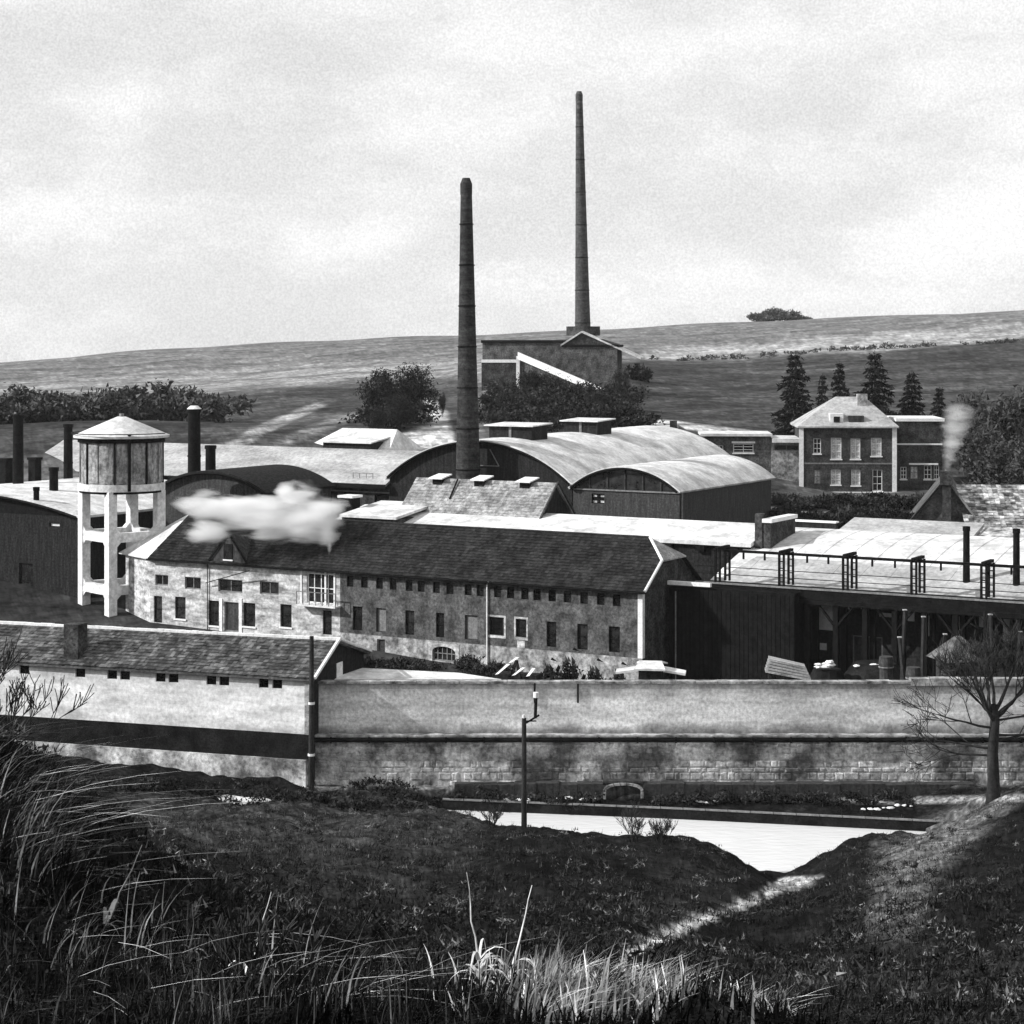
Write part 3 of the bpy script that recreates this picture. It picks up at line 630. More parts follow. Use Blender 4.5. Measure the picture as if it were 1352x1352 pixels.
# light steel brackets on the dark gable
a = MF.u_at(650, v5); za = MF.z_at(615, a, v5)
H1.part('gable_truss', MB().beam((MF.u_at(612, v5), v5 - .15, za), (MF.u_at(660, v5), v5 - .15, za), .07).beam((MF.u_at(612, v5), v5 - .15, za), (MF.u_at(620, v5), v5 - .15, za + 1.4), .07).beam((MF.u_at(660, v5), v5 - .15, za), (MF.u_at(648, v5), v5 - .15, za + 1.4), .07), 'greypaint')
for i, (p0, p1, vv) in enumerate(((652, 722, v5 + 6), (757, 812, v5 + 18))):
    uc = H1.um; pw = abs(MF.u_at(p1, vv) - MF.u_at(p0, vv)) / 2; uc = MF.u_at((p0 + p1) / 2, vv) * .5 + uc * .5
    t0 = H1.zt - .3; bx = H1.part('roof_monitor', MB().box(uc - pw * .8, uc + pw * .8, vv - 1.2, vv + 1.6, t0, t0 + 1.35), 'board')
    H1.part('monitor_cap', MB().slab([(uc - pw * .92, vv - 1.6, t0 + 1.36), (uc + pw * .92, vv - 1.6, t0 + 1.36), (uc + pw * .92, vv + 2, t0 + 1.5), (uc - pw * .92, vv + 2, t0 + 1.5)], .1), 'roof_white', parent=bx)
    H1.part('monitor_post', MB().box(uc - .12, uc + .12, vv - 1.26, vv - 1.205, t0, t0 + 1.3), 'greypaint', parent=bx)
h2l = h1r + .1; h2r = MF.u_at(897, v5); zs2 = MF.z_at(650, h2r, v5)
H2 = vault('small_arched_hall', 'smaller arched hall with white barrel roof and glazed arch, right of the largest one', h2l, h2r, v5, MF.v_at(1018, h2r), zs2, MF.z_at(619, (h2l + h2r) / 2, v5) - zs2, 11, 'roof_white', 'glass', 'board2',
           ops=[(MF.u_at(781, v5), MF.u_at(798, v5), MF.z_at(665, MF.u_at(790, v5), v5), MF.z_at(652, MF.u_at(790, v5), v5), 'flag')])
H2.part('arch_sill', MB().box(h2l + .05, h2r + .02, v5 - .12, v5 - .01, zs2 - .12, zs2), 'greypaint')
for k in range(1, 6):
    uu = h2l + (h2r - h2l) * k / 6; zz = np.interp(uu, [p[0] for p in H2.P], [p[1] for p in H2.P])
    H2.part('mullion', MB().box(uu - .05, uu + .05, v5 - .1, v5 - .02, zs2, zz - .05), 'board2')
H2.part('downpipe', MB().tube([(h2r + .1, v5 + .3, zs2 - .1), (h2r + .1, v5 + .3, 11)], .09, 6), 'greypaint')

# long shed with pitched roof to the left of the arched hall
b6r = h1l - .05; b6l = MF.u_at(36, v5 + .0); ze6 = MF.z_at(638, b6r, v5); zr6 = MF.z_at(597, MF.u_at(590, v5 + 5), v5 + 5)
T = Thing(MF, 'long_pale_roofed_shed', b6r, v5, 11, 'long shed with pale pitched roof running left from the largest arched hall', 'shed')
o6 = []
for p in (352, 396, 437, 463, 504): a = MF.u_at(p, v5); o6.append((a - .75, a + .75, ze6 - 2.2, ze6 - .95, 'dark'))
facade(T, b6l, b6r, v5, 11, ze6, o6, 'brick')
T.part('roof', MB().slab([(b6l - .3, v5 - .6, ze6 - .05), (b6r, v5 - .6, ze6 - .05), (b6r, v5 + 5.5, zr6), (b6l - .3, v5 + 5.5, zr6)], .22).slab([(b6l - .3, v5 + 5.5, zr6), (b6r, v5 + 5.5, zr6), (b6r, v5 + 11, ze6), (b6l - .3, v5 + 11, ze6)], .22), 'roof_grey')
T.part('fascia', MB().box(b6l, b6r, v5 - .68, v5 - .605, ze6 - .5, ze6 - .1), 'black')
T.part('cornice', MB().box(b6l, b6r, v5 - .1, v5 - .004, ze6 - .9, ze6 - .78), 'greypaint')
T.part('end_wall', MB().box(b6l, b6r - .1, v5 + .4, v5 + 10.8, 11, ze6 - .4), 'brick')
q = MB(); a, b = MF.u_at(468, v5 + .5), MF.u_at(494, v5 + .5)
for k in range(4): q.beam((a + (b - a) * k / 3, v5 + .3, ze6 + .1), (a + (b - a) * k / 3, v5 + .3, ze6 + .75), .05)
q.beam((a, v5 + .3, ze6 + .75), (b, v5 + .3, ze6 + .75), .05); T.part('roof_rail', q, 'greypaint')
# far small building behind (hipped white roof and dark dormer strip)
v = 44; T = Thing(MF, 'hipped_store', MF.u_at(505, v), v, 14, 'small store with white hipped roof and dark clerestory behind the long pale shed', 'building')
a0, a1 = MF.u_at(393, v), MF.u_at(512, v); zt = MF.z_at(569, a1, v); zb = MF.z_at(600, a1, v)
T.part('roof', MB().slab([(a0, v, zb), (a1, v, zb), (a1 - 1.2, v + 3.5, zt), (a0 + 3, v + 3.5, zt)], .2).slab([(a1, v, zb), (a1, v + 7, zb), (a1 - 1.2, v + 3.5, zt)], .2).slab([(a0, v + 7, zb), (a0, v, zb), (a0 + 3, v + 3.5, zt)], .2).slab([(a1, v + 7, zb), (a0, v + 7, zb), (a0 + 3, v + 3.5, zt), (a1 - 1.2, v + 3.5, zt)], .2), 'roof_white')
T.part('wall', MB().box(a0 + .2, a1 - .2, v + .2, v + 6.8, 12, zb - .1), 'plaster')
c0, c1 = MF.u_at(432, v), MF.u_at(494, v); zz = MF.z_at(596, c1, v)
T.part('clerestory', MB().box(c0, c1, v - .7, v + 2, zz, zz + .85), 'board')
T.part('clerestory_roof', MB().slab([(c0 - .2, v - 1, zz + .9), (c1 + .3, v - 1, zz + .9), (c1 + .3, v + 2.4, zz + 1.35), (c0 - .2, v + 2.4, zz + 1.35)], .12), 'roof_white')

# left dark hall and the dark arched hall behind the water tower
u3 = -51.6; v3 = 2.8; zs3 = MF.z_at(683, u3, v3)
H3 = vault('left_dark_hall', 'wide dark-fronted hall with low white arched roof at the left edge behind the water tower', u3 - 25, u3, v3, v3 + 20, zs3, 1.5, 7.6, 'roof_white', 'black', 'board',
           ops=[(u3 - 12, u3 - 10.2, zs3 - 7, zs3 - 4, 'dark'), (u3 - 6.5, u3 - 5, zs3 - 7, zs3 - 4, 'dark'), (u3 - 3.2, u3 - 2.1, zs3 - .9, zs3 - .55, 'limed')])
H3.part('eave_board', MB().box(u3 - 25, u3 - 12, v3 - .3, v3 - .05, zs3 - .1, zs3 + .12), 'wpaint')
v4 = 11.5; p0, p1 = MF.u_at(212, v4), MF.u_at(352, v4)
H4 = vault('dark_arched_hall', 'dark low arched hall behind the steam and the left end of the works roof', p0, p1, v4, v4 + 9, MF.z_at(652, p1, v4), 1.5, 8, 'board', 'board2', 'board2', seams=False)
a = MF.u_at(334, v4 + 4); T = Thing(MF, 'dark_roof_ventilator', a, v4 + 4, MF.z_at(650, a, v4 + 4), 'dark domed ventilator to the right of the two dark flues above the steam', 'ventilator')
zc_ = MF.z_at(648, a, v4 + 4); q = MB().ring((a, v4 + 4), .72, zc_ - .4, zc_ + .7, 16)
T.part('drum', q, 'black'); q = MB().ring((a, v4 + 4), .75, zc_ + .704, zc_ + 1.1, 16, r1=.25); T.part('dome', q, 'black')
# central small white mound-roof right of steam and small skylight vent
v = 12; a0, a1 = MF.u_at(448, v), MF.u_at(523, v); T = Thing(MF, 'small_white_lean_to', a0, v, 9, 'small white-roofed lean-to with a roof hatch at the right edge of the steam', 'shed')
zt, zb = MF.z_at(664, a1, 18), MF.z_at(683, a1, v)
T.part('roof', MB().slab([(a0, v, zb), (a1, v, zb), (a1, v + 6, zt), (a0, v + 6, zt)], .2), 'roof_white')
T.part('wall', MB().box(a0 + .1, a1 - .1, v + .2, v + 5.8, 9, zb - .2), 'brick')
a = MF.u_at(463, v + 3); T.part('hatch', MB().box(a - .6, a + .5, v + 2.4, v + 3.6, zb, (zb + zt) / 2 + .75), 'black'); T.part('hatch_lid', MB().box(a - .75, a + .7, v + 2.2, v + 3.7, (zb + zt) / 2 + .76, (zb + zt) / 2 + .95), 'wpaint')

# ---------------------------------------------------------------- flues of the left group
def flue(px0, px1, py0, py1, d, label, cap=False, ring=True, square=False, below=2.5):
    x = ((px0 + px1) / 2 - CX) / F * d; r = (px1 - px0) / 2 * d / F; z1 = zy(py0, d); z0 = zy(py1, d) - below
    T = Thing(Frame(x, d, 30), 'factory_flue', 0, 0, z0, label, 'chimney', 'dark flues over the factory roofs')
    if square:
        T.part('shaft', MB().box(-r, r, -r, r, z0, z1), 'black')
        T.part('cap', MB().box(-r * 1.2, r * 1.2, -r * 1.2, r * 1.2, z1 + .004, z1 + .22), 'black')
    else:
        T.part('shaft', MB().ring((0, 0), r * 1.05, z0, z1 - .3, 16, r1=r * .95), 'black', smooth=False)
        T.part('rim', MB().ring((0, 0), r * 1.12, z1 - .296, z1, 16, th=.12), 'black')
        if ring: T.part('band', MB().ring((0, 0), r * 1.08, (z0 + z1) / 2, (z0 + z1) / 2 + .15, 16, th=.1), 'black')
    if cap: T.part('cowl', MB().ring((0, 0), r * 1.15, z1 + .004, z1 + .28, 12, r1=r * .6), 'wpaint')
    return T
flue(17, 31, 548, 636, 178, 'tallest dark flue at the left edge of the picture')
flue(84, 96, 560, 628, 186, 'dark round flue just left of the water tower tank')
flue(65, 77, 617, 662, 172, 'short dark flue standing on the white roof left of the water tower')
flue(44, 52, 643, 690, 166, 'thin dark flue pipe at the front of the left hall roof', ring=False)
flue(248, 265, 540, 628, 176, 'tall dark brick flue with white top right of the water tower', cap=True)
flue(271, 285, 588, 634, 175, 'shorter dark flue beside the tall white-topped one')
flue(40, 52, 607, 627, 184, 'low square dark vent between the two leftmost flues', square=True)
flue(0, 14, 608, 626, 184, 'low square dark vent cut by the left edge of the picture', square=True)

# ---------------------------------------------------------------- water tower
tx, ty = MF.xy(UL - 3.1, 3.2)
WF = Frame(tx, ty, 50); sc_ = ty / F
T = Thing(WF, 'water_tower', 0, 0, 7.4, 'round panelled water tank with white pointed roof on four white concrete legs', 'water tower')
zT = lambda py: CZ - (py - HY) * sc_
a = 2.15; lw = .36
for su, sv in ((-1, -1), (1, -1), (1, 1), (-1, 1)):
    q = MB(); n0 = 7.4; cu, cv = su * a, sv * a
    q.box(cu - lw, cu + lw, cv - lw, cv + lw, n0, zT(646)); T.part('leg', q, 'concrete')
zb1, zb2 = zT(706), zT(774)
for zb_ in (zb1, zb2):
    for s in (-1, 1):
        q = MB().box(-a + lw, a - lw, s * a - .3, s * a + .3, zb_ - .36, zb_ + .36)
        for e_ in (-1, 1):
            for h_ in (-1, 1):
                q.slab([(e_ * (a - lw), s * a - .28, zb_ + h_ * .36), (e_ * (a - lw - .38), s * a - .28, zb_ + h_ * .36), (e_ * (a - lw), s * a - .28, zb_ + h_ * .75)], .56, (0, -1, 0))
        T.part('beam', q, 'concrete')
        q = MB().box(s * a - .3, s * a + .3, -a + lw, a - lw, zb_ - .36, zb_ + .36)
        for e_ in (-1, 1):
            for h_ in (-1, 1):
                q.slab([(s * a - .28, e_ * (a - lw), zb_ + h_ * .36), (s * a - .28, e_ * (a - lw - .38), zb_ + h_ * .36), (s * a - .28, e_ * (a - lw), zb_ + h_ * .75)], .56, (-1, 0, 0))
        T.part('beam', q, 'concrete')
T.part('tank_floor', MB().ring((0, 0), 3.42, zT(646), zT(637), 40), 'concrete')
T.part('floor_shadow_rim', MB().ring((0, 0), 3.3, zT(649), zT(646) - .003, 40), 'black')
tk = T.part('tank', MB().ring((0, 0), 3.2, zT(637) + .003, zT(580), 48), 'tank')
for k in range(16):
    t = 2 * math.pi * (k + .3) / 16; w = 2 * math.pi / 16
    if k % 2 == 0:
        q = MB()
        q.tube([(3.27 * math.cos(t), 3.27 * math.sin(t), zT(637) + .01), (3.27 * math.cos(t), 3.27 * math.sin(t), zT(580))], .08, 4); T.part('stave_post', q, 'black')
    q = MB(); t0, t1 = t + .05, t + w - .05; r0 = 3.26
    pts = [(r0 * math.cos(t0 + (t1 - t0) * j / 4), r0 * math.sin(t0 + (t1 - t0) * j / 4)) for j in range(5)]
    for j in range(4): q.add([(*pts[j], zT(635)), (*pts[j + 1], zT(635)), (*pts[j + 1], zT(582)), (*pts[j], zT(582))], [(0, 1, 2, 3)])
    T.part('panel', q, 'tank')
T.part('top_ring', MB().ring((0, 0), 3.42, zT(583), zT(577), 40, th=.3), 'black')
T.part('roof', MB().ring((0, 0), 3.75, zT(577) + .004, zT(574), 40).ring((0, 0), 3.7, zT(574) + .003, zT(550), 40, r1=.35), 'roof_white')
T.part('finial', MB().ring((0, 0), .2, zT(550), zT(546), 8), 'greypaint')
T.part('platform_rail', MB().tube([(3.9 * math.cos(math.radians(q)), 3.9 * math.sin(math.radians(q)), zT(571)) for q in range(-150, 40, 10)], .05, 4), 'black')
T.part('overflow_pipe', MB().tube([(3.35, -1.2, zT(571)), (3.35, -1.2, zT(645))], .13, 6), 'black')
T.part('overflow_pipe', MB().tube([(-2.6, -2.2, zT(577)), (-2.6, -2.2, zT(640))], .09, 6), 'black')

# ---------------------------------------------------------------- great chimneys
def great_chimney(name, label, x, d, z0, zt, r0, r1, m, bands, lean=0):
    T = Thing(Frame(x, d, 0), name, 0, 0, z0, label, 'chimney')
    n = 28; q = MB(); nn = 16
    q.tube([(lean * k / nn, 0, z0 + (zt - z0) * k / nn) for k in range(nn + 1)], [r0 + (r1 - r0) * (k / nn) ** .85 for k in range(nn + 1)], n)
    T.part('shaft', q, m, smooth=True)
    for k in range(bands):
        t = (k + 1) / (bands + 1); rr = r0 + (r1 - r0) * t ** .85; z = z0 + (zt - z0) * t
        T.part('iron_band', MB().ring((lean * t, 0), rr + .06, z, z + .1, n, th=.1), 'black')
    rr = r1; T.part('crown', MB().ring((lean, 0), rr + .04, zt - .9, zt + .05, n, th=.25), m)
    T.part('rim', MB().ring((lean, 0), rr + .02, zt + .055, zt + .5, n, r1=rr - .15, th=.2), m)
    return T
dc = 170; great_chimney('round_brick_chimney', 'nearer tall round dark brick chimney rising in front of the largest arched hall', (619 - CX) / F * dc, dc, 9, zy(243, dc), 1.32, .46, 'chimney', 9, lean=-.22)
d2 = 302; cz2 = zy(448, d2)
T2 = great_chimney('hilltop_chimney', 'farther, taller brick chimney standing on the hill building', (770 - CX) / F * d2, d2, zy(470, d2), zy(125, d2), 1.28, .5, 'chimney2', 7, lean=-.6)
T2.part('collar', MB().ring((0, 0), 2.5, zy(443, d2), zy(431, d2), 24, th=.4), 'brick')
T2.part('collar_floor', MB().ring((0, 0), 2.2, zy(443, d2), zy(441, d2), 24), 'brick')

# ---------------------------------------------------------------- hilltop works under the far chimney
HF = Frame((815 - CX) / F * 296, 296, 8); hz = lambda py: zy(py, 297)
T = Thing(HF, 'hilltop_works', 0, 0, 20, 'brick kiln works on the hill under the farther chimney, with sloping white conveyor gallery', 'building')
au = HF.u_at(743, 0)
T.part('block', MB().box(au, 0, 0, 8, 20, hz(458)), 'brick_mid')
T.part('block_eave', MB().box(au - .2, .2, -.2, 8.2, hz(458) + .004, hz(455)), 'black')
q = MB(); am = HF.u_at(768, 0); q.slab([(au - .3, -.2, hz(455)), (am, -.2, hz(437)), (am, 8, hz(437)), (au - .3, 8, hz(455))], .25); q.slab([(am, -.2, hz(437)), (HF.u_at(846, 0), -.2, hz(472)), (HF.u_at(846, 0), 8, hz(472)), (am, 8, hz(437))], .25)
T.part('roof', q, 'roof_white')
T.part('gable', MB().slab([(au, .1, hz(455)), (0, .1, hz(455)), (am, .1, hz(440))], 6, (0, -1, 0)), 'brick')
bu = HF.u_at(637, 2)
T.part('long_wall', MB().box(bu, au - .1, 2, 5, 20, hz(453)), 'brick_mid')
T.part('wall_coping', MB().box(bu - .2, au - .1, 1.8, 5.2, hz(453) + .004, hz(449)), 'black')
T.part('white_band', MB().box(bu, HF.u_at(684, 1), 1, 1.9, hz(479), hz(475)), 'wpaint')
T.part('lower_wall', MB().box(bu, HF.u_at(684, 1), 1.1, 1.8, 20, hz(479) - .01), 'brick')
g0, g1 = HF.u_at(684, -2), HF.u_at(802, -9)
T.part('conveyor', MB().slab([(g0, -2.4, hz(465)), (g0, -1.2, hz(465)), (g1, -8.4, hz(513)), (g1, -9.8, hz(513))], 1.0), 'white', label='white sloping gallery')
T.part('gallery_post', MB().box(g0 - .25, g0 + .25, -2.2, -1.7, 19, hz(470)), 'white')
T.part('gallery_wall', MB().slab([(g0 + .3, -1.6, hz(476)), (g1 - 1, -8.2, hz(520)), (g1 - 1, -8.2, hz(530)), (g0 + .3, -1.6, hz(505))], .3, (0, -1, 0)), 'brick_mid')
T.part('gallery_foot', MB().box(g1 - .6, g1 + .6, -10, -9, 18, hz(516)), 'brick_mid')

#RIGHT
# ---------------------------------------------------------------- villa on the hill
VF = Frame((1058 - CX) / F * 200, 200, 3)
T = Thing(VF, 'brick_villa', 0, 0, 14.5, 'two-storey dark brick villa with pale hipped roof and white corners on the slope', 'house')
vw = VF.u_at(1181, 0); zE = zy(563, 199.5); zG = 14.2
def vop(p0, p1, q0, q1, k): return (VF.u_at(p0, 0), VF.u_at(p1, 0), zy(q1, 199.7), zy(q0, 199.7), k)
ops = [vop(1074, 1084, 579, 599, 'white'), vop(1097, 1111, 578, 606, 'curtain'), vop(1123, 1136, 579, 606, 'curtain'), vop(1150, 1164, 578, 602, 'curtain'),
       vop(1075, 1083, 620, 639, 'pale'), vop(1097, 1110, 620, 640, 'curtain'), vop(1124, 1136, 620, 641, 'curtain'), vop(1152, 1165, 620, 648, 'white')]
facade(T, 0, vw, 0, zG, zE, ops, 'brick')
T.part('body_wall', MB().box(.05, vw - .05, .35, 8, zG, zE - .05), 'brick')
for uu in (0, vw): T.part('corner_strip', MB().box(uu - .22, uu + .22, -.06, -.004, zG, zE), 'wpaint')
T.part('base_course', MB().box(-.1, vw + .9, -.35, -.065, zG, zy(650, 199)), 'wpaint')
T.part('string_course', MB().box(.25, vw - .25, -.04, -.005, zy(613, 199.7), zy(611, 199.7)), 'greypaint')
zR_ = zy(524, 203); rA, rB = VF.u_at(1103, 4), VF.u_at(1141, 4)
q = MB(); o_ = .4
q.slab([(-o_, -o_, zE), (vw + o_, -o_, zE), (rB, 4, zR_), (rA, 4, zR_)], .15).slab([(vw + o_, -o_, zE), (vw + o_, 8 + o_, zE), (rB, 4, zR_)], .15).slab([(-o_, 8 + o_, zE), (-o_, -o_, zE), (rA, 4, zR_)], .15).slab([(vw + o_, 8 + o_, zE), (-o_, 8 + o_, zE), (rA, 4, zR_), (rB, 4, zR_)], .15)
ro = T.part('roof', q, 'roof_grey')
a = VF.u_at(1105, 0); T.part('dormer', MB().box(a - .65, a + .65, .2, 2.6, zE, zy(546, 200)), 'white', parent=ro)
T.part('dormer_window', MB().box(a - .3, a + .3, .1, .19, zE + .4, zy(550, 200)), 'glass', parent=ro)
a = VF.u_at(1131, 0); T.part('dormer', MB().box(a - .75, a + .75, .2, 2.6, zE, zy(549, 200)), 'board2', parent=ro, label='dark shadowed dormer')
a = VF.u_at(1138, 3); T.part('chimney', MB().box(a - .5, a + .5, 2.6, 3.4, zE, zy(520, 203)), 'stone', parent=ro)
# right flat wing
ww = VF.u_at(1244, 1)
T = Thing(VF, 'flat_roofed_wing', vw + .3, 1, 14, 'flat-roofed dark brick wing at the right side of the villa', 'building')
zW = zy(556, 201)
facade(T, vw + .25, ww, 1, zG, zW, [(VF.u_at(1189, 1), VF.u_at(1197, 1), zy(632, 201), zy(616, 201), 'white'), (VF.u_at(1202, 1), VF.u_at(1212, 1), zy(632, 201), zy(615, 201), 'pale'), (VF.u_at(1220, 1), VF.u_at(1230, 1), zy(632, 201), zy(614, 201), 'white'), (VF.u_at(1233, 1), VF.u_at(1240, 1), zy(632, 201), zy(614, 201), 'white')], 'brick')
T.part('body_wall', MB().box(vw + .3, ww, 1.35, 8, zG, zW - .02), 'brick')
T.part('parapet', MB().box(vw + .25, ww + .2, .8, 8.1, zW + .004, zW + .3), 'wpaint')
T.part('string_course', MB().box(vw + .25, ww, .93, .995, zy(587, 201), zy(585, 201)), 'wpaint')
T.part('canopy', MB().box(VF.u_at(1200, 1), VF.u_at(1238, 1), .6, .99, zy(613, 201), zy(611, 201)), 'wpaint')
# left range: flat roofs
T = Thing(VF, 'flat_roofed_range', VF.u_at(930, 2), 2, 14, 'low flat-roofed range with dark openings joining the villa on its left', 'building')
q0, q1, q2 = VF.u_at(930, 2), VF.u_at(1018, 2), VF.u_at(1057, 2); zr1 = zy(576, 202)
facade(T, q0, q1, 2, zG, zr1, [(VF.u_at(935, 2), VF.u_at(955, 2), zy(603, 202), zy(588, 202), 'grid'), (VF.u_at(968, 2), VF.u_at(995, 2), zy(598, 202), zy(586, 202), 'white')], 'brick_mid')
facade(T, q1, q2, 2, zG, zr1 - .3, [(VF.u_at(1022, 2), VF.u_at(1055, 2), zy(595, 202), zy(587, 202), 'two')], 'stone', name='pale_wall')
T.part('body_wall', MB().box(q0, q2, 2.35, 8, zG, zr1 - .35), 'brick')
T.part('flat_roof', MB().box(q0 - .4, q1 + .1, 1.5, 8.2, zr1 + .004, zr1 + .25).box(q1 + .1, q2, 1.3, 8.2, zr1 - .6, zr1 - .2), 'roof_white')
T.part('lintel', MB().box(VF.u_at(966, 2), VF.u_at(997, 2), 1.9, 1.995, zy(585.5, 202), zy(583, 202)), 'wpaint')
# small gabled shed left of it
T = Thing(VF, 'gabled_outhouse', VF.u_at(885, 0), 0, 14, 'small gabled outhouse with weathered roof half hidden by the arched halls', 'shed')
e0, e1, em = VF.u_at(866, 0), VF.u_at(932, 0), VF.u_at(897, 0); zg0, zg1 = zy(588, 200), zy(566, 200)
T.part('gable_wall', MB().slab([(e0 + 2, 0, 14), (e1, 0, 14), (e1, 0, zg0), (em, 0, zg1), (e0 + 2, 0, zg0)], 5, (0, -1, 0)), 'board2')
T.part('roof', MB().slab([(em, -.4, zg1 + .15), (e1 + .3, -.4, zg0 + .05), (e1 + .3, 6, zg0 + .05), (em, 6, zg1 + .15)], .2).slab([(e0, -.4, zg0 + .05), (em, -.4, zg1 + .15), (em, 6, zg1 + .15), (e0, 6, zg0 + .05)], .2), 'tile_mid')
T.part('chimney', MB().box(em - .9, em - .2, 1, 1.8, zg1 - .5, zg1 + .7), 'brick')

# ---------------------------------------------------------------- cottage with smoking chimney at the right
CF = Frame((1206 - CX) / F * 172, 172, 12); cz = lambda py: zy(py, 171)
c1 = CF.u_at(1290, 0); cm = CF.u_at(1249, 0)
T = Thing(CF, 'gabled_boiler_house', 0, 0, 10, 'gabled boiler house with mottled tiled roof and a dark smoking chimney at right', 'building')
T.part('gable_wall', MB().slab([(0, 0, 10), (c1, 0, 10), (c1, 0, cz(690)), (cm, 0, cz(634)), (0, 0, cz(690))], 9, (0, -1, 0)), 'brick_mid')
q = MB(); pA = (-.5, -.3, cz(695)); pB = (cm, -.3, cz(632)); pC = (c1 + .4, -.3, cz(695)); Lr = 13
q.slab([pA, pB, (cm, Lr, cz(632)), (-.5, Lr, cz(695))], .2).slab([pB, pC, (c1 + .4, Lr, cz(695)), (cm, Lr, cz(632))], .2)
ro = T.part('roof', q, 'tile_mid')
T.part('barge_board', MB().beam((pA[0], -.4, pA[2] + .05), (pB[0], -.4, pB[2] + .05), .16), 'black', parent=ro); T.part('barge_board', MB().beam((pC[0], -.4, pC[2] + .05), (pB[0], -.4, pB[2] + .05), .16), 'greypaint', parent=ro)
T.part('chimney', MB().box(cm - .3, cm + .42, -.75, -.05, 10, cz(640)).box(cm - .5, cm + .55, -.9, .1, cz(640) + .003, cz(622)), 'brick')
# mottled long roof right of it
RF2 = Frame((1276 - CX) / F * 168, 168, 6); r9 = 14
T = Thing(RF2, 'mottled_roof_building', 0, 0, 9, 'broad building with patchy weathered tile roof at the right edge', 'building')
za, zb_ = zy(704, 168), zy(640, 176)
T.part('roof', MB().slab([(0, 0, za), (r9, 0, za), (r9, 8, zb_), (.6, 8, zb_)], .2), 'tile_mottled')
S3 = math.hypot(8, zb_ - za)
T.part('roof_tiles', tiles((0, -.02, za + .02), (1, 0, 0), (0, 8, zb_ - za), r9, S3, .42, .5, jit=.04), 'tile_mottled', kind='stuff')
T.part('wall', MB().box(.5, r9, .3, 7.8, 9, za - .2), 'brick')

# grey-roofed low building and the wide white vaulted shed
v = 22.5; T = Thing(MF, 'grey_roofed_bay', MF.u_at(1105, v), v, 9, 'low building with long grey roof and pale window strip behind the gantry', 'building')
a0, a1 = MF.u_at(1098, v), MF.u_at(1278, v); zf0 = MF.z_at(705, a0, v); zt0 = MF.z_at(683, MF.u_at(1110, v + 3), v + 3.5)
T.part('roof', MB().slab([(a0, v, zf0 - .1), (a1, v, zf0 - .1), (a1, v + 4, zt0), (a0 + .3, v + 4, zt0)], .25), 'roof_grey')
facade(T, a0 + .5, a1, v + .5, 9, zf0 - .3, [(MF.u_at(1126, v), MF.u_at(1188, v), zf0 - 1.15, zf0 - .5, 'limed')], 'board')
a2 = MF.u_at(1420, v); T.part('extension_roof', MB().slab([(a1 + .1, v, zf0 - .25), (a2, v, zf0 - .25), (a2, v + 4, zt0 - .3), (a1 + .1, v + 4, zt0 - .3)], .25), 'tile_mottled')
T.part('extension_wall', MB().box(a1 + .1, a2, v + .5, v + 3.8, 9, zf0 - .55), 'board')
T = Thing(MF, 'low_dark_parapet', MF.u_at(1030, 21), 21, 9, 'low dark parapet wall with a white coping left of the grey-roofed bay', 'wall')
a0, a1 = MF.u_at(1030, 21), MF.u_at(1104, 21); T.part('wall_body', MB().box(a0, a1, 21, 21.5, 9, MF.z_at(691, a1, 21)), 'board')
T.part('coping', MB().box(a0, a1, 20.9, 21.6, MF.z_at(691, a1, 21) + .003, MF.z_at(689, a1, 21)), 'wpaint')

# wide vault, axis along u
v0_, v1_ = 6.5, 21; ua, uz = 1.6, 34; zf1 = 13.25; zc1 = 16.1
T = Thing(MF, 'wide_white_roofed_shed', ua, v0_, Z0, 'wide shed with low curved white roof behind the overhead runway', 'shed')
n = 20; prof = []
for k in range(n + 1):
    t = k / n; prof.append((v0_ + (v1_ - v0_) * t, zf1 + (zc1 - zf1) * math.sin(math.pi * min(1, t * .82) * .62) / math.sin(math.pi * .82 * .62 if .82 * .62 < .5 else math.pi / 2)))
q = MB()
for k in range(n):
    (va, z0_), (vb, z1_) = prof[k], prof[k + 1]; q.slab([(ua, va, z0_), (uz, va, z0_), (uz, vb, z1_), (ua, vb, z1_)], .2)
q = MB(); mats = []
top = [(ua, a_, b_) for a_, b_ in prof] + [(uz, a_, b_) for a_, b_ in prof]; m_ = n + 1
q.add(top + [(x, y, z - .2) for x, y, z in top], [(k, m_ + k, m_ + k + 1, k + 1) for k in range(n)] + [(2 * m_ + k + 1, 3 * m_ + k + 1, 3 * m_ + k, 2 * m_ + k) for k in range(n)] + [(k, k + 1, 2 * m_ + k + 1, 2 * m_ + k) for k in range(n)] + [(0, 2 * m_, 3 * m_, m_)])
ro = T.part('roof', q, 'roof_white')
sb = MB()
for j in range(1, 16):
    uu = ua + (uz - ua) * j / 16; sb.tube([(uu, a_, b_ + .03) for a_, b_ in prof[::2]], .012, 4)
T.part('roof_seams', sb, 'roof_grey', parent=ro, kind='stuff')
T.part('lower_roof_strip', MB().slab([(ua + .3, v0_ - .2, zf1 + .02), (uz, v0_ - .2, zf1 + .02), (uz, v0_ + 5.2, prof[7][1] + .07), (ua + 1.6, v0_ + 5.2, prof[7][1] + .07)], .05), 'roof_grey', parent=ro, label='greyer lower part of the roof')
gb = MB()
for k in range(n): gb.add([(ua + .15, prof[k][0], Z0), (ua + .15, prof[k + 1][0], Z0), (ua + .15, prof[k + 1][0], prof[k + 1][1] - .1), (ua + .15, prof[k][0], prof[k][1] - .1)], [(0, 3, 2, 1)])
T.part('end_wall', gb, 'board')
